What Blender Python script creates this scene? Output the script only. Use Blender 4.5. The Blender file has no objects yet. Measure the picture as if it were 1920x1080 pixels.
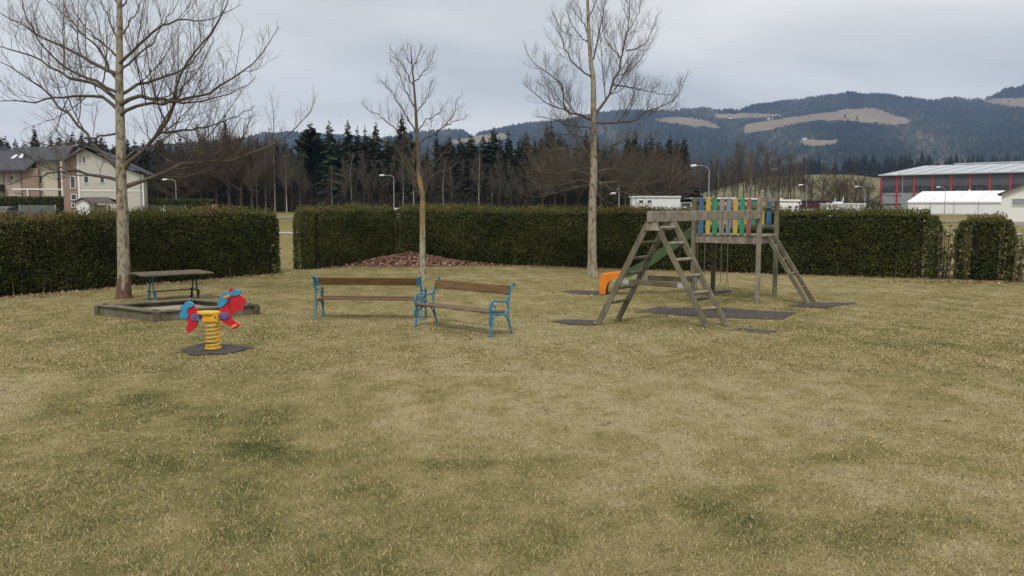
import bpy, math, random
import numpy as np
from math import radians, sin, cos, pi, atan2, sqrt
from mathutils import Vector, Matrix

C = bpy.context.scene.collection
SC = bpy.context.scene

# ------------------------------------------------------------------ camera
F, HY, HC = 1600.0, 385.0, 2.4          # focal length (px of 1920), horizon row, eye height
PITCH = math.atan((540 - HY) / F)
cd = bpy.data.cameras.new("Camera")
cam = bpy.data.objects.new("Camera", cd)
C.objects.link(cam)
cam.location = (0, 0, HC)
cam.rotation_euler = (pi / 2 - PITCH, 0, 0)
cd.sensor_width = 36
cd.lens = 36 * F / 1920
cd.clip_start = 0.1
cd.clip_end = 12000
SC.camera = cam

# ------------------------------------------------------------------ sky, sun, exposure
SUN_EL, SUN_AZ = radians(52), radians(192)      # azimuth from +Y towards +X
w = bpy.data.worlds.new("World")
SC.world = w
w.use_nodes = True
nt = w.node_tree
nt.nodes.clear()
N = nt.nodes.new
out = N("ShaderNodeOutputWorld")
bg = N("ShaderNodeBackground")
bg.inputs[1].default_value = 0.1
sky = N("ShaderNodeTexSky")
sky.sky_type = 'NISHITA'
sky.sun_disc = False
sky.sun_elevation = SUN_EL
sky.sun_rotation = SUN_AZ
tc = N("ShaderNodeTexCoord")
sep = N("ShaderNodeSeparateXYZ")
nt.links.new(tc.outputs['Generated'], sep.inputs[0])
add = N("ShaderNodeMath"); add.operation = 'MAXIMUM'; add.inputs[1].default_value = 0.0
nt.links.new(sep.outputs[2], add.inputs[0])
add2 = N("ShaderNodeMath"); add2.operation = 'ADD'; add2.inputs[1].default_value = 0.16
nt.links.new(add.outputs[0], add2.inputs[0])
dx = N("ShaderNodeMath"); dx.operation = 'DIVIDE'
dy = N("ShaderNodeMath"); dy.operation = 'DIVIDE'
nt.links.new(sep.outputs[0], dx.inputs[0]); nt.links.new(add2.outputs[0], dx.inputs[1])
nt.links.new(sep.outputs[1], dy.inputs[0]); nt.links.new(add2.outputs[0], dy.inputs[1])
cmb = N("ShaderNodeCombineXYZ")
nt.links.new(dx.outputs[0], cmb.inputs[0]); nt.links.new(dy.outputs[0], cmb.inputs[1])
mp = N("ShaderNodeMapping")
mp.inputs['Scale'].default_value = (0.55, 0.95, 1)
mp.inputs['Location'].default_value = (2.3, 0.7, 0)
mp.inputs['Rotation'].default_value = (0, 0, radians(-16))
nt.links.new(cmb.outputs[0], mp.inputs[0])
cn = N("ShaderNodeTexNoise")
cn.inputs['Scale'].default_value = 0.62
cn.inputs['Detail'].default_value = 5
cn.inputs['Roughness'].default_value = 0.5
cn.inputs['Distortion'].default_value = 0.6
nt.links.new(mp.outputs[0], cn.inputs[0])
cr = N("ShaderNodeValToRGB")
cr.color_ramp.elements[0].position = 0.42
cr.color_ramp.elements[0].color = (0.465, 0.478, 0.474, 1)
cr.color_ramp.elements[1].position = 0.64
cr.color_ramp.elements[1].color = (0.735, 0.722, 0.695, 1)
nt.links.new(cn.outputs[0], cr.inputs[0])
sc10 = N("ShaderNodeVectorMath"); sc10.operation = 'SCALE'; sc10.inputs['Scale'].default_value = 10.0
nt.links.new(cr.outputs[0], sc10.inputs[0])
zen = N("ShaderNodeMapRange")           # an overcast sky is brightest overhead
zen.inputs['From Min'].default_value = 0.28; zen.inputs['From Max'].default_value = 0.9
zen.inputs['To Min'].default_value = 10.0; zen.inputs['To Max'].default_value = 16.5
nt.links.new(sep.outputs[2], zen.inputs['Value'])
nt.links.new(zen.outputs[0], sc10.inputs['Scale'])
mx = N("ShaderNodeMix"); mx.data_type = 'RGBA'
mx.inputs[0].default_value = 0.95
nt.links.new(sky.outputs[0], mx.inputs[6]); nt.links.new(sc10.outputs[0], mx.inputs[7])
nt.links.new(mx.outputs[2], bg.inputs[0])
nt.links.new(bg.outputs[0], out.inputs[0])

sl = bpy.data.lights.new("Sun", 'SUN')
sl.energy = 1.5
sl.angle = radians(10)
sl.color = (1, 0.96, 0.9)
sun = bpy.data.objects.new("Sun", sl)
C.objects.link(sun)
sd = Vector((sin(SUN_AZ) * cos(SUN_EL), cos(SUN_AZ) * cos(SUN_EL), sin(SUN_EL)))
sun.rotation_euler = sd.to_track_quat('Z', 'Y').to_euler()
SC.view_settings.view_transform = 'Standard'
SC.view_settings.look = 'None'
SC.view_settings.exposure = 0.38
SC.view_settings.gamma = 1
SC.cycles.use_denoising = True
SC.cycles.max_bounces = 6
SC.cycles.diffuse_bounces = 3
SC.cycles.volume_bounces = 1

# ------------------------------------------------------------------ projection helpers (photo pixel -> place)
cp, sp = cos(PITCH), sin(PITCH)
def ray(px, py):
    a, b = (px - 960) / F, (540 - py) / F
    return a, cp + b * sp, -sp + b * cp
def G(px, py, z=0.0):
    x, y, zz = ray(px, py)
    t = (z - HC) / zz
    return Vector((x * t, y * t, z))
def P(px, py, Y):
    x, y, z = ray(px, py)
    t = Y / y
    return Vector((x * t, Y, HC + z * t))
def XZ(px, py, Y):
    p = P(px, py, Y)
    return p.x, p.z
def seg_px(A, B, px):
    """point on the segment A-B (plan) seen in column px"""
    k = P(px, HY, 1.0).x
    d = B - A
    t = (k * A.y - A.x) / (d.x - k * d.y)
    return A + d * t

def smooth(a, b, x):
    t = np.clip((x - a) / (b - a), 0, 1)
    return t * t * (3 - 2 * t)
def zg(x, y):
    """height of the ground"""
    x = np.asarray(x, float); y = np.asarray(y, float)
    k = np.clip((x + 50) / 80, 0, 1)
    k = k * k * (3 - 2 * k)
    left = 0.0131 * np.clip(y - 45, 0, 130)
    right = 0.0034 * np.clip(y - 45, 0, 160) + 0.019 * np.clip(y - 205, 0, 60)
    z = left * (1 - k) + right * k
    return z - 6 * smooth(500, 900, y)
def gz(x, y):
    return float(zg(x, y))

# ------------------------------------------------------------------ materials
def mat(name, stops, scale=6.0, detail=6.0, rough=0.85, bump=0.0, bscale=None, stretch=(1, 1, 1),
        attr=None, amix=0.25, metallic=0.0, rnd=0.0, rnoise=0.55, spec=0.3, trans=False):
    m = bpy.data.materials.new(name)
    m.use_nodes = True
    t = m.node_tree
    t.nodes.clear()
    n = t.nodes.new
    o = n("ShaderNodeOutputMaterial")
    b = n("ShaderNodeBsdfPrincipled")
    b.inputs['Roughness'].default_value = rough
    b.inputs['Metallic'].default_value = metallic
    b.inputs['Specular IOR Level'].default_value = spec
    t.links.new(b.outputs[0], o.inputs[0])
    c = n("ShaderNodeTexCoord")
    mpn = n("ShaderNodeMapping")
    mpn.inputs['Scale'].default_value = stretch
    t.links.new(c.outputs['Object'], mpn.inputs[0])
    nz = n("ShaderNodeTexNoise")
    nz.inputs['Scale'].default_value = scale
    nz.inputs['Detail'].default_value = detail
    nz.inputs['Roughness'].default_value = rnoise
    t.links.new(mpn.outputs[0], nz.inputs[0])
    fac = nz.outputs[0]
    if attr:
        a = n("ShaderNodeAttribute")
        a.attribute_name = attr
        m1 = n("ShaderNodeMath"); m1.operation = 'SUBTRACT'; m1.inputs[1].default_value = 0.5
        t.links.new(nz.outputs[0], m1.inputs[0])
        m2 = n("ShaderNodeMath"); m2.operation = 'MULTIPLY_ADD'; m2.inputs[1].default_value = amix
        t.links.new(m1.outputs[0], m2.inputs[0]); t.links.new(a.outputs['Fac'], m2.inputs[2])
        fac = m2.outputs[0]
    if rnd:
        oi = n("ShaderNodeObjectInfo")
        m3 = n("ShaderNodeMath"); m3.operation = 'SUBTRACT'; m3.inputs[1].default_value = 0.5
        t.links.new(oi.outputs['Random'], m3.inputs[0])
        m4 = n("ShaderNodeMath"); m4.operation = 'MULTIPLY_ADD'; m4.inputs[1].default_value = rnd
        t.links.new(m3.outputs[0], m4.inputs[0]); t.links.new(fac, m4.inputs[2])
        fac = m4.outputs[0]
    r = n("ShaderNodeValToRGB")
    el = r.color_ramp.elements
    while len(el) < len(stops):
        el.new(0.5)
    for e, (p, col) in zip(el, stops):
        e.position = p
        e.color = (*col, 1)
    t.links.new(fac, r.inputs[0])
    t.links.new(r.outputs[0], b.inputs['Base Color'])
    if bump:
        bn = n("ShaderNodeTexNoise")
        bn.inputs['Scale'].default_value = bscale or scale * 3
        bn.inputs['Detail'].default_value = 5
        t.links.new(mpn.outputs[0], bn.inputs[0])
        bu = n("ShaderNodeBump")
        bu.inputs['Strength'].default_value = bump
        bu.inputs['Distance'].default_value = 0.02
        t.links.new(bn.outputs[0], bu.inputs['Height'])
        t.links.new(bu.outputs[0], b.inputs['Normal'])
    return m

def plain(name, c, rough=0.6, var=0.12, scale=4.0, bump=0.0, **k):
    lo = tuple(x * (1 - var) for x in c); hi = tuple(min(1, x * (1 + var)) for x in c)
    return mat(name, [(0.3, lo), (0.7, hi)], scale=scale, rough=rough, bump=bump, **k)

GRASS_STOPS = [(0.0, (0.18, 0.122, 0.060)), (0.10, (0.335, 0.25, 0.135)), (0.20, (0.50, 0.415, 0.24)), (0.36, (0.375, 0.31, 0.142)), (0.52, (0.255, 0.220, 0.085)),
               (0.70, (0.148, 0.142, 0.052)), (0.88, (0.074, 0.092, 0.031)), (1.0, (0.045, 0.065, 0.023))]
M = {}
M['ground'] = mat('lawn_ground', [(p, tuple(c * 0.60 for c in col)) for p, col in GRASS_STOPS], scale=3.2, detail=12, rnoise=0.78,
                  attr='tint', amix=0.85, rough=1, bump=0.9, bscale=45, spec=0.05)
M['blade'] = mat('grass_blade', GRASS_STOPS, scale=1.5, attr='tint', amix=0.3, rough=0.8, spec=0.15)
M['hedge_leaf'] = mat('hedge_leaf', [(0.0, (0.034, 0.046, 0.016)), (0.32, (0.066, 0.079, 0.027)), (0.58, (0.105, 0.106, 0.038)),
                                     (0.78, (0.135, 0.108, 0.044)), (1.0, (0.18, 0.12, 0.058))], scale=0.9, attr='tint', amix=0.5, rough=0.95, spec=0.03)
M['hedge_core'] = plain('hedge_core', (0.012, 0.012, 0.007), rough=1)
M['stem'] = mat('dead_stem', [(0.3, (0.055, 0.042, 0.027)), (0.7, (0.12, 0.098, 0.066))], scale=20, rough=0.9)
M['bark_plane'] = mat('plane_bark', [(0.34, (0.075, 0.058, 0.042)), (0.45, (0.20, 0.17, 0.12)), (0.56, (0.34, 0.305, 0.235)), (0.66, (0.24, 0.225, 0.145)), (0.75, (0.13, 0.12, 0.075))],
                      scale=11, detail=10, rnoise=0.65, bump=0.7, rough=0.9, stretch=(1, 1, 0.5))
M['twig'] = mat('twig_bark', [(0.3, (0.068, 0.056, 0.043)), (0.7, (0.125, 0.106, 0.080))], scale=5, rough=0.9)
M['bark_red'] = mat('reddish_bark', [(0.3, (0.085, 0.045, 0.03)), (0.7, (0.17, 0.10, 0.07))], scale=14, bump=0.5, rough=0.95)
M['lichen'] = mat('lichen_bark', [(0.33, (0.13, 0.115, 0.08)), (0.5, (0.22, 0.17, 0.08)), (0.66, (0.34, 0.20, 0.035))], scale=5, detail=8, rough=0.95, bump=0.4)
M['dead_leaf'] = mat('dead_leaf', [(0.0, (0.11, 0.060, 0.042)), (0.35, (0.23, 0.130, 0.090)), (0.7, (0.33, 0.21, 0.15)), (1.0, (0.46, 0.35, 0.26))],
                     scale=2, attr='tint', amix=0.2, rough=0.85, spec=0.15)
M['timber'] = mat('weathered_timber', [(0.25, (0.075, 0.068, 0.042)), (0.5, (0.135, 0.122, 0.082)), (0.75, (0.215, 0.195, 0.145))],
                  scale=6, detail=10, stretch=(1, 1, 0.35), rough=0.9, bump=0.3, bscale=40)
M['timber_grey'] = mat('silvered_timber', [(0.25, (0.12, 0.10, 0.075)), (0.5, (0.215, 0.19, 0.15)), (0.78, (0.34, 0.30, 0.25))],
                       scale=7, detail=10, stretch=(1, 1, 0.6), rough=0.9, bump=0.3, bscale=40)
M['timber_dark'] = mat('dark_timber', [(0.25, (0.06, 0.05, 0.032)), (0.5, (0.10, 0.088, 0.056)), (0.78, (0.16, 0.14, 0.095))],  # darker variant of the weathered timber
                       scale=6, detail=10, rough=0.9, bump=0.3, bscale=40)
M['sand'] = mat('sandpit_sand', [(0.3, (0.20, 0.18, 0.135)), (0.7, (0.37, 0.335, 0.26))], scale=14, detail=12, rnoise=0.75, rough=1, bump=0.6, bscale=60)
M['plank'] = mat('varnished_plank', [(0.25, (0.07, 0.037, 0.014)), (0.5, (0.125, 0.070, 0.027)), (0.78, (0.19, 0.115, 0.052))],
                 scale=5, detail=10, stretch=(0.5, 6, 6), rough=0.62, bump=0.15)
M['plank_old'] = mat('worn_plank', [(0.25, (0.055, 0.038, 0.022)), (0.5, (0.12, 0.085, 0.05)), (0.78, (0.24, 0.19, 0.13))],
                     scale=5, detail=10, stretch=(0.6, 6, 6), rough=0.8, bump=0.2)
M['blue_iron'] = mat('blue_cast_iron', [(0.28, (0.03, 0.10, 0.14)), (0.5, (0.045, 0.185, 0.275)), (0.74, (0.11, 0.29, 0.38))], scale=22, rough=0.5, bump=0.15)
M['black_iron'] = plain('dark_cast_iron', (0.028, 0.027, 0.03), rough=0.6, var=0.3)
M['red_panel'] = mat('red_plastic_panel', [(0.3, (0.44, 0.010, 0.022)), (0.7, (0.53, 0.016, 0.03))], scale=8, rough=0.45, spec=0.4)
M['blue_panel'] = mat('blue_plastic_panel', [(0.3, (0.02, 0.22, 0.40)), (0.7, (0.035, 0.28, 0.48))], scale=8, rough=0.45, spec=0.4)
M['bracket'] = plain('dark_blue_bracket', (0.05, 0.14, 0.34), rough=0.45)
M['yellow_metal'] = mat('yellow_enamel', [(0.3, (0.60, 0.31, 0.012)), (0.7, (0.74, 0.42, 0.022))], scale=9, rough=0.4, spec=0.5)
M['seat_yellow'] = plain('ochre_seat', (0.66, 0.40, 0.05), rough=0.5)
M['orange_peg'] = plain('orange_peg', (0.75, 0.18, 0.05), rough=0.45)
M['rubber'] = mat('rubber_mat', [(0.3, (0.034, 0.029, 0.028)), (0.52, (0.058, 0.049, 0.046)), (0.64, (0.105, 0.086, 0.060)), (0.8, (0.19, 0.155, 0.09))], scale=9, detail=12, rnoise=0.7, rough=0.9, bump=0.3, bscale=90)
M['steel'] = plain('galvanised_steel', (0.42, 0.43, 0.44), rough=0.5, metallic=0.6, var=0.15)
M['chain'] = plain('rusty_chain', (0.16, 0.14, 0.12), rough=0.6, metallic=0.5)
M['green_slide'] = mat('green_slide_plastic', [(0.3, (0.030, 0.066, 0.026)), (0.7, (0.052, 0.098, 0.038))], scale=3, rough=0.4, spec=0.45)
M['orange_slide'] = mat('orange_slide_plastic', [(0.3, (0.56, 0.155, 0.010)), (0.7, (0.66, 0.215, 0.018))], scale=3, rough=0.45, spec=0.4)
def picket_mat(n, c, worn):
    g = (0.20, 0.175, 0.145)
    return mat(n, [(0.5 - 0.3 * (1 - worn) - 0.04 + 0.0, g), (0.5 - 0.3 * (1 - worn), c), (0.95, tuple(x * 1.15 for x in c))] if worn < 0.95 else
               [(0.3, g), (0.62, (0.28, 0.25, 0.22)), (0.70, c)], scale=9, detail=10, stretch=(1, 1, 0.45), rough=0.8)
M['p_yellow'] = picket_mat('yellow_picket', (0.40, 0.31, 0.075), 0.45)
M['p_green'] = picket_mat('green_picket', (0.035, 0.22, 0.11), 0.15)
M['p_blue'] = picket_mat('blue_picket', (0.045, 0.125, 0.235), 0.45)
M['p_red'] = picket_mat('worn_red_picket', (0.38, 0.05, 0.06), 0.99)
M['p_grey'] = picket_mat('worn_grey_picket', (0.17, 0.22, 0.28), 0.8)
M['p_tan'] = picket_mat('tan_picket', (0.42, 0.30, 0.14), 0.4)
M['p_rosy'] = picket_mat('rosy_worn_picket', (0.27, 0.10, 0.085), 0.9)
M['conifer'] = mat('conifer_needles', [(0.0, (0.008, 0.015, 0.009)), (0.5, (0.018, 0.030, 0.015)), (1.0, (0.042, 0.055, 0.024))], scale=0.6, attr='tint', amix=0.4, rnd=0.35, rough=0.85, spec=0.1)
M['forest'] = mat('forest_mass', [(0.0, (0.012, 0.016, 0.011)), (0.5, (0.028, 0.030, 0.018)), (0.8, (0.06, 0.046, 0.032)), (1.0, (0.09, 0.066, 0.046))], scale=0.15, attr='tint', amix=0.5, rough=0.9, spec=0.1)
M['thicket'] = mat('thicket_twigs', [(0.0, (0.022, 0.019, 0.015)), (0.6, (0.048, 0.039, 0.029)), (1.0, (0.10, 0.078, 0.055))], scale=0.1, attr='tint', amix=0.5, rough=0.95, spec=0.05)
M['bare_brown'] = mat('bare_brown_twigs', [(0.2, (0.064, 0.050, 0.037)), (0.8, (0.125, 0.097, 0.070))], scale=0.4, rnd=0.5, rough=0.95, spec=0.05)
M['bare_grey'] = mat('bare_grey_twigs', [(0.2, (0.065, 0.053, 0.042)), (0.8, (0.135, 0.115, 0.092))], scale=0.4, rnd=0.5, rough=0.95, spec=0.05)
M['birch'] = mat('birch_bark', [(0.3, (0.16, 0.14, 0.115)), (0.7, (0.38, 0.35, 0.30))], scale=1.5, stretch=(1, 1, 2), rough=0.9)
M['far_trunk'] = plain('far_trunk', (0.05, 0.04, 0.03), rough=0.95)
M['hill'] = mat('hill_soil', [(0.3, (0.022, 0.027, 0.018)), (0.7, (0.045, 0.043, 0.028))], scale=0.01, rough=1, spec=0)
M['hill_field'] = mat('hill_meadow', [(0.3, (0.165, 0.125, 0.082)), (0.5, (0.205, 0.16, 0.108)), (0.7, (0.225, 0.19, 0.125))], scale=0.006, detail=9, rough=1, spec=0)
M['meadow'] = mat('rough_meadow', [(0.3, (0.115, 0.105, 0.055)), (0.5, (0.155, 0.15, 0.085)), (0.7, (0.21, 0.195, 0.125))], scale=0.03, detail=10, rnoise=0.65, rough=1, spec=0)
M['hill_forest'] = mat('hill_conifers', [(0.0, (0.010, 0.016, 0.012)), (0.42, (0.020, 0.029, 0.018)), (0.62, (0.042, 0.048, 0.026)), (0.8, (0.095, 0.080, 0.058)), (1.0, (0.16, 0.135, 0.10))],
                       scale=0.004, attr='tint', amix=0.5, rough=1, spec=0)
M['cream'] = mat('cream_render', [(0.3, (0.50, 0.46, 0.345)), (0.7, (0.57, 0.53, 0.41))], scale=0.7, rough=0.9)
M['greywall'] = mat('pale_grey_render', [(0.3, (0.44, 0.43, 0.375)), (0.7, (0.51, 0.50, 0.43))], scale=0.7, rough=0.9)
M['terracotta'] = mat('terracotta_render', [(0.3, (0.265, 0.185, 0.145)), (0.7, (0.31, 0.22, 0.175))], scale=0.7, rough=0.9)
M['pinkwall'] = mat('pink_beige_render', [(0.3, (0.40, 0.325, 0.265)), (0.7, (0.46, 0.38, 0.31))], scale=0.7, rough=0.9)
M['white_paint'] = plain('white_paint', (0.72, 0.72, 0.70), rough=0.6, var=0.04)
M['white_metal'] = mat('white_sheet_metal', [(0.3, (0.58, 0.61, 0.63)), (0.7, (0.66, 0.68, 0.70))], scale=1.2, rough=0.55, stretch=(1, 1, 0.2))
M['pvc'] = mat('white_tent_fabric', [(0.3, (0.72, 0.73, 0.75)), (0.7, (0.78, 0.79, 0.80))], scale=0.8, rough=0.6)
M['roof_tile'] = mat('dark_roof_tiles', [(0.3, (0.040, 0.042, 0.050)), (0.7, (0.075, 0.077, 0.088))], scale=2.2, rough=0.8, stretch=(1, 1, 3), bump=0.4, bscale=10)
M['brown_roof'] = mat('brown_roof_tiles', [(0.3, (0.065, 0.05, 0.042)), (0.7, (0.12, 0.095, 0.082))], scale=2.5, rough=0.85)
M['glass'] = mat('dark_window_glass', [(0.35, (0.03, 0.033, 0.035)), (0.65, (0.075, 0.08, 0.082))], scale=0.8, rough=0.12, spec=0.5)
M['skylight'] = plain('skylight_glass', (0.55, 0.58, 0.6), rough=0.15, spec=0.6)
M['dark_wood'] = plain('dark_wood', (0.03, 0.024, 0.02), rough=0.8)
M['grey_panel'] = mat('grey_fence_panel', [(0.3, (0.085, 0.095, 0.09)), (0.7, (0.13, 0.14, 0.135))], scale=1.0, rough=0.8)
M['concrete'] = plain('concrete', (0.34, 0.33, 0.31), rough=0.9)
M['asphalt'] = plain('asphalt', (0.16, 0.155, 0.145), rough=0.95, scale=2)
M['gravel'] = plain('gravel_path', (0.36, 0.335, 0.27), rough=1, scale=3, var=0.2)
M['hall_dark'] = mat('dark_grey_cladding', [(0.3, (0.075, 0.078, 0.088)), (0.7, (0.095, 0.098, 0.11))], scale=0.5, rough=0.6)
M['hall_light'] = mat('light_grey_cladding', [(0.3, (0.235, 0.245, 0.26)), (0.7, (0.285, 0.295, 0.31))], scale=0.5, rough=0.6)
M['hall_roof'] = mat('standing_seam_roof', [(0.3, (0.42, 0.44, 0.47)), (0.7, (0.52, 0.54, 0.57))], scale=0.2, rough=0.42, metallic=0.3)
M['seam'] = plain('roof_seam', (0.16, 0.17, 0.185), rough=0.5)
M['red_steel'] = plain('red_steel_column', (0.34, 0.045, 0.06), rough=0.5)
M['maroon'] = plain('maroon_boards', (0.055, 0.022, 0.026), rough=0.8)
M['grey_metal'] = plain('grey_metal', (0.27, 0.28, 0.29), rough=0.5)
M['lamp_pole'] = plain('lamp_pole_metal', (0.30, 0.31, 0.32), rough=0.5, metallic=0.3)
M['lamp_head'] = plain('lamp_cover', (0.72, 0.73, 0.74), rough=0.35)
M['car_grey'] = plain('grey_car_paint', (0.10, 0.095, 0.095), rough=0.35, spec=0.5)
M['car_white'] = plain('white_car_paint', (0.68, 0.68, 0.67), rough=0.35, spec=0.5)
M['tyre'] = plain('tyre_rubber', (0.02, 0.02, 0.02), rough=0.9)

# ------------------------------------------------------------------ object helpers
def tag(o, label=None, cat=None, group=None, kind=None):
    if label: o['label'] = label
    if cat: o['category'] = cat
    if group: o['group'] = group
    if kind: o['kind'] = kind
    return o
def thing(name, label, cat, loc=(0, 0, 0), rz=0.0, group=None):
    o = bpy.data.objects.new(name, None)
    C.objects.link(o)
    o.location = loc
    o.rotation_euler = (0, 0, rz)
    o.empty_display_size = 0.2
    return tag(o, label, cat, group)

def link_mesh(name, me, m, parent=None, label=None):
    o = bpy.data.objects.new(name, me)
    C.objects.link(o)
    if m is not None:
        for mm in (m if isinstance(m, (list, tuple)) else [m]):
            me.materials.append(mm)
    if parent is not None:
        o.parent = parent
    if label: o['label'] = label
    return o

def np_mesh(name, V, Fc, m, parent=None, tint=None, origin=None, smooth_=False, midx=None):
    """mesh from arrays; Fc an (n,k) index array"""
    V = np.asarray(V, np.float32)
    if origin is not None:
        V = V - np.asarray(origin, np.float32)
    Fc = np.asarray(Fc, np.int32)
    me = bpy.data.meshes.new(name)
    n, k = Fc.shape
    me.vertices.add(len(V)); me.vertices.foreach_set('co', V.ravel())
    me.loops.add(n * k); me.loops.foreach_set('vertex_index', Fc.ravel())
    me.polygons.add(n)
    me.polygons.foreach_set('loop_start', np.arange(0, n * k, k, dtype=np.int32))
    me.polygons.foreach_set('loop_total', np.full(n, k, np.int32))
    if smooth_:
        me.polygons.foreach_set('use_smooth', np.ones(n, bool))
    if midx is not None:
        me.polygons.foreach_set('material_index', np.asarray(midx, np.int32))
    me.update(calc_edges=True)
    if tint is not None:
        a = me.attributes.new('tint', 'FLOAT', 'POINT')
        a.data.foreach_set('value', np.asarray(tint, np.float32))
    return link_mesh(name, me, m, parent)

class MB:
    """collects solids, builds them as one mesh"""
    def __init__(self, origin=(0, 0, 0)):
        self.v = []; self.f = []; self.o = Vector(origin)
    def add(self, vs, fs):
        b = len(self.v)
        self.v += [Vector(v) for v in vs]
        self.f += [tuple(i + b for i in f) for f in fs]
        return self
    def box(self, x0, x1, y0, y1, z0, z1):
        return self.add([(x0, y0, z0), (x1, y0, z0), (x1, y1, z0), (x0, y1, z0), (x0, y0, z1), (x1, y0, z1), (x1, y1, z1), (x0, y1, z1)],
                        [(3, 2, 1, 0), (4, 5, 6, 7), (0, 1, 5, 4), (1, 2, 6, 5), (2, 3, 7, 6), (3, 0, 4, 7)])
    def beam(self, a, b, w_, h, up=(0, 0, 1)):
        """bar from a to b, w_ wide sideways, h along up"""
        a, b = Vector(a), Vector(b)
        d = (b - a).normalized()
        s = d.cross(Vector(up))
        if s.length < 1e-4: s = d.cross(Vector((1, 0, 0)))
        s.normalize()
        u = s.cross(d).normalized()
        s *= w_ / 2; u *= h / 2
        q = [a - s - u, a + s - u, a + s + u, a - s + u, b - s - u, b + s - u, b + s + u, b - s + u]
        return self.add(q, [(0, 1, 2, 3), (7, 6, 5, 4), (1, 0, 4, 5), (2, 1, 5, 6), (3, 2, 6, 7), (0, 3, 7, 4)])
    def prism(self, poly, th):
        """poly: list of 3d points (planar), extruded by vector th"""
        n = len(poly)
        th = Vector(th)
        vs = [Vector(p) for p in poly] + [Vector(p) + th for p in poly]
        fs = [tuple(range(n)), tuple(range(2 * n - 1, n - 1, -1))]
        fs += [((i + 1) % n, i, n + i, n + (i + 1) % n) for i in range(n)]
        return self.add(vs, fs)
    def tube(self, pts, r, n=8, closed=False):
        pts = [Vector(p) for p in pts]
        K = len(pts)
        rs = r if isinstance(r, (list, tuple)) else [r] * K
        vs = []; u = None
        for i, p in enumerate(pts):
            if closed: d = pts[(i + 1) % K] - pts[i - 1]
            else: d = pts[min(i + 1, K - 1)] - pts[max(i - 1, 0)]
            d.normalize()
            if u is None:
                u = d.orthogonal().normalized()
            u = (u - d * u.dot(d)).normalized()
            s = d.cross(u)
            for j in range(n):
                a = 2 * pi * j / n
                vs.append(p + (u * cos(a) + s * sin(a)) * rs[i])
        fs = []
        for i in range(K if closed else K - 1):
            k = (i + 1) % K
            for j in range(n):
                j2 = (j + 1) % n
                fs.append((i * n + j, i * n + j2, k * n + j2, k * n + j))
        if not closed:
            fs.append(tuple(range(n - 1, -1, -1)))
            fs.append(tuple((K - 1) * n + j for j in range(n)))
        return self.add(vs, fs)
    def cyl(self, a, b, r, n=12):
        return self.tube([a, b], r, n)
    def build(self, name, m, parent=None, bevel=0.0, smooth_=False, label=None):
        me = bpy.data.meshes.new(name)
        me.from_pydata([tuple(v - self.o) for v in self.v], [], self.f)
        if smooth_:
            me.polygons.foreach_set('use_smooth', [True] * len(me.polygons))
        me.update()
        ob = link_mesh(name, me, m, parent, label)
        if smooth_:
            try: me.set_sharp_from_angle(angle=radians(42))
            except Exception: pass
        if bevel:
            bm = ob.modifiers.new('bevel', 'BEVEL')
            bm.width = bevel; bm.segments = 2; bm.limit_method = 'ANGLE'
        return ob

def copy_tree(o, parent=None):
    c = o.copy(); C.objects.link(c)
    if parent is not None: c.parent = parent
    for ch in list(o.children):
        copy_tree(ch, c)
    return c

def spline(pts, n):
    """Catmull-Rom through pts, n samples"""
    P_ = np.array([list(p) for p in pts], float)
    if len(P_) == 2:
        t = np.linspace(0, 1, n)[:, None]
        return P_[0] * (1 - t) + P_[1] * t
    A = np.vstack([2 * P_[0] - P_[1], P_, 2 * P_[-1] - P_[-2]])
    seg = np.linalg.norm(np.diff(P_, axis=0), axis=1)
    cum = np.concatenate([[0], np.cumsum(seg)])
    res = []
    for s in np.linspace(0, cum[-1], n):
        i = min(max(np.searchsorted(cum, s) - 1, 0), len(seg) - 1)
        t = (s - cum[i]) / max(seg[i], 1e-9)
        p0, p1, p2, p3 = A[i], A[i + 1], A[i + 2], A[i + 3]
        res.append(0.5 * (2 * p1 + (p2 - p0) * t + (2 * p0 - 5 * p1 + 4 * p2 - p3) * t * t + (3 * p1 - p0 - 3 * p2 + p3) * t ** 3))
    return np.array(res)

def in_poly(x, y, poly):
    x = np.asarray(x); y = np.asarray(y)
    r = np.zeros(x.shape, bool)
    n = len(poly); j = n - 1
    for i in range(n):
        xi, yi = poly[i][0], poly[i][1]; xj, yj = poly[j][0], poly[j][1]
        c = ((yi > y) != (yj > y)) & (x < (xj - xi) * (y - yi) / (yj - yi + 1e-12) + xi)
        r ^= c
        j = i
    return r

def lumps(x, y, seed, f0=1.0, octs=4):
    """smooth pseudo-noise, about -1..1"""
    g = np.random.RandomState(seed)
    s = np.zeros(np.broadcast(x, y).shape); amp = 1; tot = 0
    for o in range(octs):
        for _ in range(4):
            a = g.uniform(0, 2 * pi); f = f0 * 2 ** o * g.uniform(0.7, 1.4)
            s = s + amp * np.sin(f * (np.cos(a) * x + np.sin(a) * y) + g.uniform(0, 2 * pi)) / 2.2
        tot += amp; amp *= 0.6
    return s / tot

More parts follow.
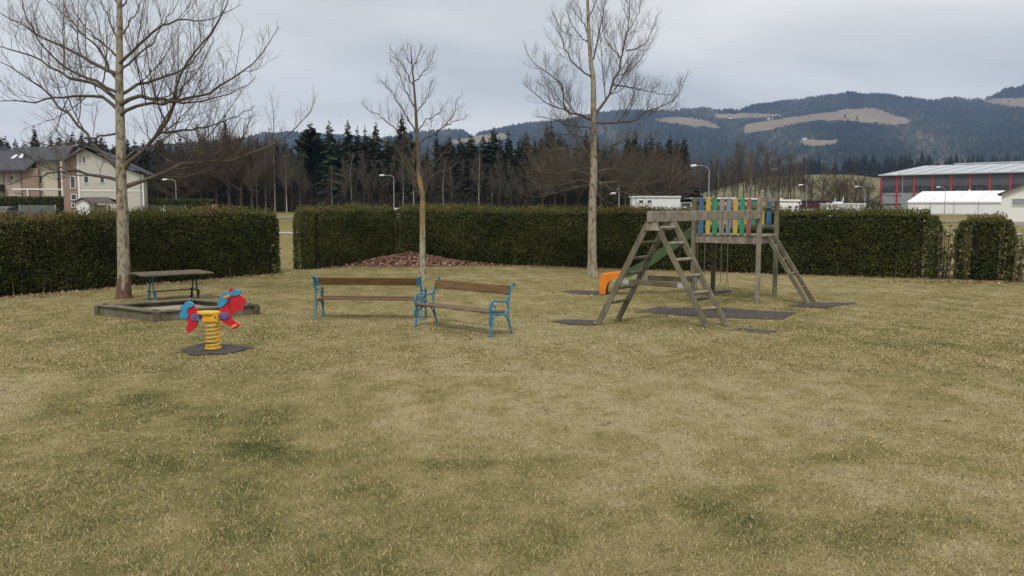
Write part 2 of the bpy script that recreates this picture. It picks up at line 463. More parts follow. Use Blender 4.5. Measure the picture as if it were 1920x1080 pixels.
# ------------------------------------------------------------------ places on the lawn
SANDBOX = [G(180, 590), G(292, 604), G(485, 589)]
SANDBOX.append(SANDBOX[0] + SANDBOX[2] - SANDBOX[1])
MATS = [
    ('swing', [G(1189, 586), G(1235, 576.5), G(1372, 580), G(1492, 587), G(1466, 599.5), G(1330, 595)]),
    ('leftfoot', [G(1036, 604), G(1062, 599.5), G(1128, 602), G(1120, 610), G(1070, 609.5)]),
    ('rightfoot', [G(1364, 620), G(1385, 616.5), G(1462, 622), G(1440, 626.5)]),
    ('slideend', [G(1052, 548), G(1075, 545), G(1150, 547.5), G(1136, 554), G(1090, 552.5)]),
    ('ladder', [G(1478, 574.5), G(1505, 568.5), G(1600, 568), G(1606, 570.5), G(1546, 577.5)]),
    ('rider', [G(337, 656), G(388, 643.5), G(474, 653), G(430, 663.5), G(360, 667)]),
]
def lawn_z(x, y):
    return 0.016 * lumps(x, y, 21, 1.2, 4) * smooth(40, 36, y)
def lawn_tint(x, y):
    """0 = straw, 1 = green; where the turf itself is greener"""
    t = 0.40 + 0.09 * lumps(x, y, 3, 0.5, 4) + 0.08 * lumps(x, y, 5, 2.2, 3) + 0.12 * lumps(x, y, 6, 7.0, 3)
    def stroke(pts, wx, amp):
        nonlocal t
        q = [G(*p) for p in pts]
        best = np.full(np.shape(t), 1e9)
        for a, b in zip(q[:-1], q[1:]):
            dx_, dy_ = b.x - a.x, b.y - a.y
            L2 = dx_ * dx_ + dy_ * dy_ + 1e-9
            u = np.clip(((x - a.x) * dx_ + (y - a.y) * dy_) / L2, 0, 1)
            best = np.minimum(best, (x - a.x - u * dx_) ** 2 + ((y - a.y - u * dy_)) ** 2)
        wob = wx * (1 + 0.5 * lumps(x, y, 11, 3.0, 2))
        t = t + 0.72 * amp * np.exp(-best / (2.2 * wob * wob + 1e-4)) * np.clip(0.62 + 0.6 * lumps(x, y, 12, 5.0, 4) + 0.45 * lumps(x, y, 13, 17.0, 3), 0, 1.6)
    stroke([(430, 832), (560, 852), (700, 866), (830, 872), (960, 868), (1060, 868)], 0.13, 0.36)
    stroke([(1060, 872), (1120, 868)], 0.2, 0.2)
    stroke([(1350, 868), (1420, 872), (1500, 862), (1545, 856)], 0.15, 0.4)
    stroke([(1640, 850), (1750, 866), (1910, 888)], 0.16, 0.34)
    stroke([(1310, 968), (1380, 935), (1400, 985), (1520, 1002)], 0.22, 0.42)
    stroke([(1640, 1005), (1720, 985), (1790, 978)], 0.22, 0.38)
    stroke([(1020, 1020), (1040, 1010)], 0.18, 0.3)
    stroke([(1380, 925), (1410, 915)], 0.15, 0.3)
    stroke([(180, 765), (300, 775), (420, 800), (470, 830)], 0.55, 0.26)
    stroke([(330, 740), (520, 770)], 0.5, 0.16)
    stroke([(0, 930), (160, 980), (260, 1040)], 0.5, 0.13)
    stroke([(60, 870), (130, 880)], 0.35, 0.25)
    stroke([(430, 1000), (640, 1060)], 0.5, 0.13)
    stroke([(1580, 640), (1760, 652), (1920, 660)], 0.35, 0.2)
    stroke([(1160, 640), (1330, 655)], 0.4, 0.14)
    stroke([(20, 640), (260, 620)], 1.0, 0.14)
    stroke([(1560, 560), (1900, 590)], 0.6, 0.12)
    stroke([(1180, 560), (1480, 566)], 0.7, 0.2)
    stroke([(650, 612), (760, 618)], 0.35, 0.14)
    stroke([(820, 618), (905, 628)], 0.3, 0.14)
    # dry, pale areas
    stroke([(900, 720), (1300, 760), (1700, 760)], 2.0, -0.13)
    stroke([(1150, 560), (1250, 590)], 0.5, -0.1)
    stroke([(1650, 1060), (1900, 950)], 0.6, -0.1)
    # browner turf at the lower left
    stroke([(-60, 700), (0, 760), (20, 880)], 0.45, -0.34)  # blurred orange lens smear at the left edge, put into the turf colour
    stroke([(60, 880), (200, 900)], 0.25, -0.2)
    stroke([(270, 720), (420, 740)], 0.3, -0.13)
    stroke([(300, 1010), (420, 1075)], 0.16, -0.2)
    stroke([(560, 970), (700, 985)], 0.15, -0.14)
    stroke([(1700, 1060), (1850, 1010)], 0.2, -0.14)
    t = t + 0.08 * smooth(2.0, -6.0, x) * smooth(13, 7, y)
    return np.clip(t, 0.0, 1)

# ------------------------------------------------------------------ ground (one sheet out to the horizon)
def axis(lo, hi, step, outer):
    a = np.arange(lo, hi + 1e-6, step)
    return a
xs = np.concatenate([[-3500, -2500, -1500, -800, -400, -250, -160, -120, -90, -70, -55, -44, -36, -30, -26, -23, -20], np.arange(-18, 18.01, 0.16),
                     [20, 23, 26, 30, 36, 44, 55, 70, 90, 120, 160, 250, 400, 800, 1500, 3000, 5100]])
ys = np.concatenate([[-60, -30, -12, -4, 0, 2], np.arange(3.0, 33, 0.16), [34, 36, 39, 42, 46, 50, 56, 63, 70, 78, 86, 95, 105, 115, 126, 140, 155, 175, 195, 205, 215, 230, 250, 270, 300, 350, 420, 500, 600, 750, 900, 1500, 3000, 5000]])
XX, YY = np.meshgrid(xs, ys)
ZZ = zg(XX, YY)
ZZ = ZZ + lawn_z(XX, YY)
tint = np.where(YY < 40, lawn_tint(XX, YY), 0.45 + 0.12 * lumps(XX, YY, 31, 0.08, 3))
nx, ny = len(xs), len(ys)
I = np.arange(nx * ny).reshape(ny, nx)
Fq = np.stack([I[:-1, :-1], I[:-1, 1:], I[1:, 1:], I[1:, :-1]], -1).reshape(-1, 4)
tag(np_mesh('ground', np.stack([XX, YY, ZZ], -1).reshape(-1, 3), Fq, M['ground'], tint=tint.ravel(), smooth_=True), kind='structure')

def strip(name, pts_a, pts_b, m, dz=0.03):
    """flat band that follows the ground between two edge lines"""
    V = []; Fs = []
    for (a, b) in zip(pts_a, pts_b):
        V.append((a[0], a[1], gz(*a) + dz)); V.append((b[0], b[1], gz(*b) + dz))
    for i in range(len(pts_a) - 1):
        Fs.append((2 * i, 2 * i + 2, 2 * i + 3, 2 * i + 1))
    return tag(np_mesh(name, V, Fs, m), kind='structure')
xr = np.linspace(-90, 60, 40)
strip('path', [(x, 66 + 0.02 * x) for x in xr], [(x, 68.6 + 0.02 * x) for x in xr], M['gravel'], 0.05)
strip('road', [(x, 108 - 0.0 * x) for x in xr], [(x, 114) for x in xr], M['asphalt'], 0.06)
xr2 = np.linspace(60, 260, 30)
strip('pavement', [(x, 172) for x in xr2], [(x, 177) for x in xr2], M['gravel'], 0.05)

# ------------------------------------------------------------------ hills far behind
RIDGE = [(-500, 300), (-100, 292), (150, 290), (270, 276), (330, 272), (420, 268), (500, 252), (560, 250), (640, 256), (720, 262), (780, 250), (840, 246), (870, 247),
         (885, 256), (930, 244), (960, 237), (1000, 232), (1050, 227), (1130, 213), (1180, 208), (1230, 211), (1290, 207), (1320, 203), (1335, 208), (1385, 209),
         (1396, 203), (1450, 193), (1500, 188), (1530, 183), (1590, 175), (1640, 177), (1700, 184), (1740, 190), (1790, 186), (1835, 189), (1860, 182), (1885, 168),
         (1920, 163), (2000, 150), (2150, 140), (2400, 150)]
rp = np.array(RIDGE, float)
def ridge(px): return np.interp(px, rp[:, 0], rp[:, 1])
FIELDS = [[(1395, 232), (1450, 224), (1470, 221.6), (1532, 212.5), (1581, 206), (1613, 203), (1644, 203), (1662, 210), (1686, 219), (1709, 224), (1706, 231), (1675, 233),
           (1636, 231), (1589, 225.5), (1550, 225.5), (1506, 228), (1472, 236), (1441, 244), (1420, 247), (1398, 251)],
          [(1222, 223), (1260, 218), (1290, 219), (1320, 226), (1356, 236), (1350, 241), (1300, 236), (1245, 229)],
          [(1497, 263), (1520, 261), (1573, 262), (1568, 270), (1525, 275), (1500, 270)],
          [(1832, 186), (1870, 184), (1925, 184), (2100, 190), (2100, 215), (1925, 204), (1890, 198), (1860, 193)],
          [(842, 264), (900, 252), (940, 249), (962, 256), (905, 269), (852, 270)],
          [(1340, 214), (1400, 211), (1460, 213), (1468, 217), (1420, 221), (1345, 222)]]
hp = np.arange(-500, 2401, 8.0)
NV = 60
def hillY(v): return 950 + 2900 * v
def hill_pt(px, v):
    """point of the hillside above column px at 0..1 up the slope"""
    py = 381 + (ridge(px) - 381) * np.power(v, 0.9)
    Y = hillY(v)
    a = (px - 960) / F; b = (540 - py) / F
    dyv = cp + b * sp
    t = Y / dyv
    return a * t, Y, HC + (-sp + b * cp) * t, py
PXg, Vg = np.meshgrid(hp, np.linspace(0, 1, NV))
hx, hy_, hz, hpy = hill_pt(PXg, Vg)
hy_ = np.broadcast_to(hy_, hx.shape)
# the far side of the hills drops away
hx = np.vstack([hx, hx[-1:] * 1.1, hx[-1:] * 1.25]); hy_ = np.vstack([hy_, hy_[-1:] * 1.1, hy_[-1:] * 1.25]); hz = np.vstack([hz, hz[-1:] * 0.8, hz[-1:] * 0.1 - 20])
nr, ncx = hx.shape
I = np.arange(nr * ncx).reshape(nr, ncx)
Fq = np.stack([I[:-1, :-1], I[:-1, 1:], I[1:, 1:], I[1:, :-1]], -1).reshape(-1, 4)
cxp = (PXg[:-1, :-1] + 4); cyp = (hpy[:-1, :-1] + hpy[1:, 1:]) / 2
fm = np.zeros(cxp.shape, bool)
for f_ in FIELDS: fm |= in_poly(cxp, cyp, f_)
fm = np.vstack([fm, np.zeros((2, fm.shape[1]), bool)])
tag(np_mesh('hills', np.stack([hx, hy_, hz], -1).reshape(-1, 3), Fq, [M['hill'], M['hill_field']], smooth_=True, midx=fm.ravel().astype(int)), kind='structure')

rng = np.random.RandomState(4)
def cone_trees(X, Y, Z, H, R, tint_, layers=2, n=5):
    """many small stacked-cone trees in one array mesh"""
    V = []; Fs = []; T = []
    N_ = len(X); base = 0
    for L in range(layers):
        z0 = Z + H * (L * 0.42 / max(1, layers - 1) if layers > 1 else 0.0)
        z1 = Z + H * (1.0 if L == layers - 1 else 0.55 + 0.3 * L / layers)
        r = R * (1 - 0.4 * L)
        a0 = rng.uniform(0, 6.28, N_)
        ring = np.stack([np.stack([X + r * np.cos(a0 + 2 * pi * k / n) * rng.uniform(0.75, 1.2, N_), Y + r * np.sin(a0 + 2 * pi * k / n) * rng.uniform(0.75, 1.2, N_),
                                   z0 + H * rng.uniform(-0.06, 0.06, N_)], -1) for k in range(n)], 1)
        tip = np.stack([X, Y, z1], -1)[:, None]
        vv = np.concatenate([ring, tip], 1)
        V.append(vv.reshape(-1, 3))
        idx = base + np.arange(N_)[:, None] * (n + 1)
        for k in range(n):
            Fs.append(np.stack([idx[:, 0] + k, idx[:, 0] + (k + 1) % n, idx[:, 0] + n], -1))
        T.append(np.repeat(tint_, n + 1))
        base += N_ * (n + 1)
    return np.concatenate(V), np.concatenate(Fs), np.concatenate(T)

NT = 52000
tp = rng.uniform(-300, 2300, NT); tv = np.sqrt(rng.uniform(0, 1, NT)); tv[:4500] = rng.uniform(0.97, 1, 4500)
tx, ty, tz, tpy = hill_pt(tp, tv)
keep = np.ones(NT, bool)
jx = tp + 5 * lumps(tp / 7, tpy / 3, 15, 1.0, 3); jy = tpy + 2.0 * lumps(tp / 9, tpy / 4, 16, 1.0, 3)
for f_ in FIELDS: keep &= ~((in_poly(jx, jy - 1, f_) | in_poly(jx, jy - 5, f_)) & (rng.uniform(0, 1, NT) < 0.997))
keep &= ~((rng.uniform(0, 1, NT) < 0.35) & (lumps(tp / 60, tpy / 25, 9, 1.0, 3) > 0.35))
tx, ty, tz, tp, tpy = tx[keep], ty[keep], tz[keep], tp[keep], tpy[keep]
pt = 0.38 + 0.42 * lumps(tp / 45, tpy / 16, 8, 1.0, 3) + rng.normal(0, 0.17, len(tx))
Hh = rng.uniform(9, 17, len(tx)) * (1 + 0.25 * lumps(tp / 9, tpy / 5, 14, 1.0, 2))
V, Fs, T = cone_trees(tx, ty, tz - 1, Hh, Hh * rng.uniform(0.3, 0.6, len(tx)), np.clip(pt, 0, 1), 2, 5)
tag(np_mesh('hill_forest', V, Fs, M['hill_forest'], tint=T), kind='stuff')

# white farmsteads on the hillside
for k, (px, py, s) in enumerate([(1444, 224, 1.0), (1508, 262, 0.75), (1369, 222, 0.8)]):
    v = ((py - 381) / (ridge(px) - 381)) ** (1 / 0.9)
    x_, y_, z_, _ = hill_pt(px, v)
    lab = ['small white farmhouse at the left tip of the big tan hill field', 'white farmhouse above the small lower hill field', 'tiny white farmhouse among trees on the upper hill meadow'][k]
    t = thing('farmhouse', lab, 'house', (x_, y_, z_ - 1))
    wl = 9 * s
    MB().box(-wl, wl, -6, 6, -4, 8 * s).build('wall', M['white_paint'], t)
    MB().prism([(-wl - 1, -7, 8 * s), (-wl - 1, 7, 8 * s), (-wl - 1, 0, 14 * s)], (2 * wl + 2, 0, 0)).build('roof', M['brown_roof'], t)

# middle ridge with dark forest, behind the hall
mpx = np.arange(1180, 2401, 12.0)
def mid_pt(px, v):
    top = np.interp(px, [1180, 1400, 1520, 1700, 1920, 2400], [372, 345, 322, 318, 322, 322])
    py = 386 + (top - 386) * v
    Y = 560 + 330 * v
    a = (px - 960) / F; b = (540 - py) / F
    t = Y / (cp + b * sp)
    return a * t, Y + 0 * a, HC + (-sp + b * cp) * t
PXg, Vg = np.meshgrid(mpx, np.linspace(0, 1, 8))
ax_, ay_, az_ = mid_pt(PXg, Vg)
az_[0] -= 8
ax_ = np.vstack([ax_, ax_[-1:] * 1.25]); ay_ = np.vstack([ay_, ay_[-1:] * 1.25]); az_ = np.vstack([az_, az_[-1:] * 0 - 10])
I = np.arange(ax_.size).reshape(ax_.shape)
Fq = np.stack([I[:-1, :-1], I[:-1, 1:], I[1:, 1:], I[1:, :-1]], -1).reshape(-1, 4)
tag(np_mesh('wooded_hill', np.stack([ax_, ay_, az_], -1).reshape(-1, 3), Fq, M['hill'], smooth_=True), kind='structure')

# meadow slope between the grove and the hall
mpx = np.arange(1240, 1721, 10.0)
def mead_pt(px, v):
    top = np.interp(px, [1240, 1330, 1430, 1545, 1600, 1650, 1720], [385, 358, 332, 327, 328, 334, 352])
    py = 391 + (top - 391) * v
    Y = 235 + 260 * v
    a = (px - 960) / F; b = (540 - py) / F
    t = Y / (cp + b * sp)
    return a * t, Y + 0 * a, HC + (-sp + b * cp) * t
PXg, Vg = np.meshgrid(mpx, np.linspace(0, 1, 14))
ax_, ay_, az_ = mead_pt(PXg, Vg)
az_[0] -= 1.5
ax_ = np.vstack([ax_, ax_[-1:] * 1.2]); ay_ = np.vstack([ay_, ay_[-1:] * 1.2]); az_ = np.vstack([az_, az_[-1:] * 0 - 5])
I = np.arange(ax_.size).reshape(ax_.shape)
Fq = np.stack([I[:-1, :-1], I[:-1, 1:], I[1:, 1:], I[1:, :-1]], -1).reshape(-1, 4)
tag(np_mesh('meadow_hill', np.stack([ax_, ay_, az_], -1).reshape(-1, 3), Fq, M['meadow'], smooth_=True), kind='structure')

# ------------------------------------------------------------------ branching trees
def tubes_np(PP, RR, n):
    """PP (B,K,3), RR (B,K) -> verts, quads"""
    B, K, _ = PP.shape
    T = np.gradient(PP, axis=1)
    T /= np.linalg.norm(T, axis=2, keepdims=True) + 1e-9
    ref = np.where(np.abs(T[:, :1, 2:3]) > 0.8, np.array([[[1.0, 0.1, 0]]]), np.array([[[0.05, 0.1, 1.0]]]))
    U = np.cross(T, np.broadcast_to(ref, T.shape)); U /= np.linalg.norm(U, axis=2, keepdims=True) + 1e-9
    W = np.cross(T, U)
    a = 2 * pi * np.arange(n) / n
    ring = PP[:, :, None] + RR[:, :, None, None] * (np.cos(a)[None, None, :, None] * U[:, :, None] + np.sin(a)[None, None, :, None] * W[:, :, None])
    V = ring.reshape(-1, 3)
    idx = np.arange(B * K * n).reshape(B, K, n)
    j2 = np.roll(np.arange(n), -1)
    Fq = np.stack([idx[:, :-1], idx[:, :-1][:, :, j2], idx[:, 1:][:, :, j2], idx[:, 1:]], -1).reshape(-1, 4)
    return V, Fq

def grow(limbs, rg, spacing, levels, minr=0.004, up=0.52, ratio=0.5, minlen=0.18, maxlen=3.0, ang=(0.5, 0.95), start=0.12, wig=0.075):
    """limbs: list of (pts (K,3), r0, r1) -> buckets {(K,n): ([pts],[radii])}"""
    buckets = {}
    def put(pts, rad, n):
        b = buckets.setdefault((len(pts), n), ([], []))
        b[0].append(pts); b[1].append(rad)
    cur = []
    for pts, r0, r1 in limbs:
        K = len(pts)
        rad = r0 + (r1 - r0) * np.linspace(0, 1, K) ** 0.8
        put(pts, rad, 8)
        cur.append((pts, rad))
    for lv in range(levels):
        nxt = []
        Kc = max(4, 8 - 2 * lv)
        for pts, rad in cur:
            seg = np.linalg.norm(np.diff(pts, axis=0), axis=1)
            L = seg.sum()
            cum = np.concatenate([[0], np.cumsum(seg)])
            cnt = int(L / spacing[lv] + rg.uniform(0, 1))
            for c in range(cnt):
                t = start + (1 - start) * (c + rg.uniform(0.1, 0.9)) / cnt
                s = t * L
                i = min(max(np.searchsorted(cum, s) - 1, 0), len(seg) - 1)
                u = (s - cum[i]) / (seg[i] + 1e-9)
                p = pts[i] * (1 - u) + pts[i + 1] * u
                tg = (pts[i + 1] - pts[i]) / (seg[i] + 1e-9)
                pr = np.interp(s, cum, rad)
                v = rg.normal(0, 1, 3); v[2] = v[2] * 0.7 + 0.25
                v -= tg * v.dot(tg); v /= np.linalg.norm(v) + 1e-9
                a = rg.uniform(*ang)
                d = tg * cos(a) + v * sin(a)
                ln = min(maxlen, (L * (1 - t) * ratio + minlen) * rg.uniform(0.6, 1.25))
                if lv == levels - 1: ln = min(ln, rg.uniform(0.15, 0.55) * (1 + minlen))
                st = ln / (Kc - 1)
                q = [p]
                for k in range(Kc - 1):
                    d = d + np.array([0, 0, up * 0.3]) + rg.normal(0, wig, 3)
                    d /= np.linalg.norm(d)
                    q.append(q[-1] + d * st)
                q = np.array(q)
                r0 = max(minr, min(pr * 0.6, 0.0024 + ln * 0.0072))
                rr = np.linspace(r0, max(minr * 0.7, r0 * 0.3), Kc)
                put(q, rr, 3 if r0 < 0.015 else 5)
                nxt.append((q, rr))
        cur = nxt
    return buckets

def bucket_mesh(buckets):
    Vs, Fs, b = [], [], 0
    for (K, n), (pl, rl) in buckets.items():
        V, Fq = tubes_np(np.array(pl), np.array(rl), n)
        Vs.append(V); Fs.append(Fq + b); b += len(V)
    return np.concatenate(Vs), np.concatenate(Fs)

def px_tree(name, label, base, trunk, limbs, tr, seed, m_trunk, m_crown, spacing, levels=3, group=None, **kw):
    """a bare tree whose main limbs follow the ones in the photo, fanned out in depth"""
    rg = np.random.RandomState(seed)
    b = G(*base)
    Y0 = b.y
    tpts = [P(px, py, Y0) for px, py in trunk]
    tpts[0].z = -0.05
    t = thing(name, label, 'tree', (b.x, b.y, 0), group=group)
    tp_ = spline(tpts, 110)
    tp_[:, 1] += 0.05 * np.sin(tp_[:, 2] * 1.3 + seed)
    zt = (tp_[:, 2] - tp_[0, 2]) / (tp_[-1, 2] - tp_[0, 2])
    rad = np.interp(zt, [0, 0.02, 0.06, 0.45, 1.0], [tr * 1.5, tr * 1.22, tr * 1.0, tr * 0.72, tr * 0.12])
    rad = rad * (1 + 0.03 * lumps(tp_[:, 2], tp_[:, 2] * 0, seed, 3.0, 3))
    V, Fq = tubes_np(tp_[None], rad[None], 14)
    to = np_mesh('trunk', V, Fq, m_trunk, t, origin=(b.x, b.y, 0), smooth_=True)
    LL = []
    for i, lp in enumerate(limbs):
        slope = rg.choice([-1, 1]) * rg.uniform(0.15, 0.85)
        q = []
        x0 = P(lp[0][0], lp[0][1], Y0).x
        # a limb that springs from another limb starts at that limb's depth
        yb = Y0
        if len(lp[0]) > 2: yb = Y0 + lp[0][2]
        for pt in lp:
            px, py = pt[0], pt[1]
            X0 = P(px, py, Y0).x
            q.append(P(px, py, yb + slope * abs(X0 - x0) * 0.8))
        pts = spline(q, 16)
        pts[1:] += rg.normal(0, 0.02, (15, 3))
        L = np.linalg.norm(np.diff(pts, axis=0), axis=1).sum()
        r0 = min(tr * 0.4, 0.010 + 0.0088 * L)
        LL.append((pts, r0, 0.006))
    # upper trunk bears shoots too
    bk = grow(LL, rg, spacing, levels, **kw)
    V, Fq = bucket_mesh(bk)
    np_mesh('crown', V, Fq, m_crown, t, origin=(b.x, b.y, 0), smooth_=True)
    return t, to

T1_TRUNK = [(231, 560), (230, 480), (230, 400), (229, 340), (228, 300), (225, 230), (222, 170), (223, 100), (225, 40), (226, -60), (229, -150), (233, -210)]
T1 = [
    [(236, 350), (265, 340), (300, 327), (335, 310), (400, 303), (450, 295), (490, 280), (525, 262), (560, 235), (580, 212), (590, 180)],
    [(231, 322), (262, 288), (300, 248), (315, 225), (325, 190), (335, 150), (345, 130), (375, 90), (410, 40), (430, 0), (442, -50)],
    [(224, 320), (175, 270), (150, 235), (115, 205), (85, 170), (50, 145), (0, 115), (-50, 95)],
    [(222, 338), (170, 325), (130, 320), (95, 325), (50, 335), (10, 348)],
    [(150, 321), (110, 312), (75, 298), (45, 290)],
    [(224, 208), (195, 185), (165, 180), (110, 182), (60, 188), (0, 190), (-40, 185)],
    [(223, 190), (180, 160), (120, 140), (60, 105), (0, 88), (-50, 70)],
    [(222, 174), (150, 140), (115, 120), (85, 90), (60, 50), (40, 0), (30, -40)],
    [(222, 158), (200, 120), (180, 85), (150, 60), (130, 35), (100, 10), (70, -15)],
    [(223, 180), (265, 158), (310, 145), (345, 128), (380, 90), (400, 60), (425, 10)],
    [(224, 197), (260, 180), (320, 190), (370, 180), (420, 155), (470, 120), (500, 90), (515, 65), (520, 50)],
    [(225, 217), (255, 200), (310, 193), (360, 190), (400, 185), (450, 165), (480, 145)],
    [(223, 134), (255, 105), (285, 80), (300, 55), (320, 25), (340, -10)],
    [(224, 70), (245, 40), (260, 15), (275, -20)],
    [(224, 80), (205, 40), (190, 0), (175, -40)],
    [(300, 248), (340, 245), (400, 235), (450, 215), (480, 200)],
    [(223, 110), (170, 60), (140, 20), (120, -30)],
    [(222, 250), (180, 255), (130, 268), (80, 270), (40, 262)],
    [(228, 300), (275, 275), (330, 272), (390, 290)],
    [(226, 20), (260, -30), (300, -80)], [(226, 10), (190, -40), (150, -100)], [(227, -60), (250, -120), (265, -180)], [(227, -70), (205, -130), (190, -180)],
    [(223, 120), (290, 60), (330, 40), (400, 35), (450, 10)], [(223, 140), (160, 110), (100, 80), (30, 40), (-30, 10)],
]
t1, trunk1 = px_tree('bare_tree', 'tall bare tree with wide crown beside the sandbox and the picnic table', (231, 560), T1_TRUNK, T1, 0.155, 7,
                     [M['bark_plane'], M['bark_red']], M['twig'], (0.30, 0.19, 0.15), 3, minr=0.0029, maxlen=3.0, ratio=0.48)
# reddish, peeled bark round the foot of that trunk
for p in trunk1.data.polygons:
    c = p.center
    if c.z < 0.46 + 0.14 * sin(3 * atan2(c.y, c.x) + 1) + 0.07 * sin(7 * atan2(c.y, c.x)): p.material_index = 1

T2_TRUNK = [(793, 526), (792, 470), (792, 400), (792, 365), (787, 340), (785, 300), (782, 250), (779, 200), (775, 150), (772, 120), (770, 85)]
T2 = [
    [(794, 372), (803, 340), (812, 310), (830, 290), (848, 280)], [(793, 368), (800, 330), (808, 290), (812, 262)],
    [(790, 372), (770, 330), (762, 310), (745, 298)], [(789, 350), (765, 322), (757, 290), (755, 262)],
    [(782, 250), (765, 220), (745, 190), (725, 160), (708, 150)], [(782, 247), (800, 225), (825, 210), (838, 190)],
    [(779, 202), (760, 170), (745, 130), (730, 108)], [(784, 270), (835, 235), (852, 205), (860, 180)],
    [(776, 152), (800, 130), (815, 95)], [(777, 168), (765, 140), (748, 115), (735, 92)],
    [(784, 275), (740, 240), (710, 215), (690, 205), (680, 193)], [(787, 340), (750, 285), (715, 265), (690, 258)],
    [(780, 210), (800, 185), (812, 150)], [(774, 130), (785, 105), (790, 85)], [(773, 125), (760, 100), (757, 85)],
    [(790, 350), (820, 325), (845, 318), (862, 300)], [(786, 310), (770, 280), (762, 250)], [(835, 236), (860, 225), (875, 218)],
]
t2, trunk2 = px_tree('bare_tree', 'smallest bare tree, slender with orange lichen, behind the two benches', (793, 526), T2_TRUNK, T2, 0.105, 12, [M['bark_plane'], M['lichen'], M['twig']], M['twig'],
        (0.15, 0.11, 0.2), 2, minr=0.0033, maxlen=1.4, ratio=0.42)

for p in trunk2.data.polygons:
    c = p.center
    j = 0.22 * sin(2 * atan2(c.y, c.x) + c.z * 3) + 0.15 * sin(5 * atan2(c.y, c.x) + 7 * c.z)
    p.material_index = 0 if c.z + j < 1.5 else (1 if c.z + j < 3.4 else 2)

T3_TRUNK = [(1111, 519), (1110, 430), (1111, 370), (1113, 330), (1113, 225), (1112, 150), (1108, 120), (1104, 60), (1102, 0), (1100, -60), (1098, -110)]
T3 = [
    [(1114, 218), (1140, 180), (1152, 150), (1165, 110), (1175, 60), (1180, 20), (1178, -30)],
    [(1113, 225), (1080, 213), (1060, 207), (1056, 165), (1045, 150), (1010, 125), (985, 98)],
    [(1062, 208), (1030, 195), (1000, 175), (978, 152)],
    [(1113, 230), (1160, 230), (1190, 225), (1225, 205), (1260, 190), (1275, 170), (1288, 138)],
    [(1152, 160), (1190, 165), (1230, 175), (1260, 178)],
    [(1111, 148), (1080, 125), (1060, 90), (1050, 60), (1035, 20)],
    [(1108, 127), (1120, 80), (1130, 30), (1138, -20)],
    [(1165, 110), (1140, 80), (1130, 50), (1125, 20)], [(1175, 95), (1205, 85), (1225, 50), (1230, 25)],
    [(1110, 347), (1090, 338), (1060, 345), (1020, 350), (985, 358)], [(1110, 345), (1080, 352), (1040, 362), (1000, 368), (975, 362)],
    [(1112, 347), (1150, 340), (1180, 345), (1230, 340), (1270, 328), (1290, 308)], [(1112, 337), (1150, 355), (1200, 365), (1250, 360)],
    [(1111, 318), (1100, 285), (1085, 275), (1050, 280), (1010, 280), (978, 268)], [(1100, 285), (1080, 260), (1050, 225), (1030, 208)],
    [(1112, 300), (1140, 275), (1180, 262), (1215, 262), (1240, 272)], [(1112, 270), (1085, 255), (1045, 250), (1010, 240)],
    [(1112, 330), (1080, 320), (1050, 325), (1020, 322), (990, 318)], [(1112, 322), (1150, 318), (1190, 322), (1225, 312)],
    [(1105, 70), (1090, 30), (1080, -10)], [(1103, 40), (1118, 0), (1125, -30)], [(1106, 85), (1075, 50), (1060, 10)], [(1178, 60), (1195, 30), (1205, 0)],
    [(1113, 240), (1075, 238), (1040, 225), (1005, 218)], [(1112, 350), (1130, 375), (1160, 385)],
]
px_tree('bare_tree', 'bare tree with upswept limbs standing behind the slide end and before the hedge', (1111, 519), T3_TRUNK, T3, 0.15, 21, M['bark_plane'], M['twig'],
        (0.18, 0.125, 0.115), 3, minr=0.0028, maxlen=2.4, ratio=0.46)

# ------------------------------------------------------------------ hedges
def leaf_cards(pos, nrm, size, rg, upb=0.35):
    """one small pointed spray per position"""
    n = len(pos)
    d = nrm * 0.6 + rg.normal(0, 0.55, (n, 3)) + np.array([0, 0, upb])
    d /= np.linalg.norm(d, axis=1, keepdims=True)
    s = np.cross(d, rg.normal(0, 1, (n, 3))); s /= np.linalg.norm(s, axis=1, keepdims=True) + 1e-9
    L = size * rg.uniform(0.7, 1.4, (n, 1)); W = L * rg.uniform(0.22, 0.36, (n, 1))
    a = pos - d * L * 0.35
    V = np.stack([a, pos + s * W, pos + d * L * 0.65, pos - s * W], 1).reshape(-1, 3)
    Fq = np.arange(4 * n).reshape(n, 4)
    return V, Fq

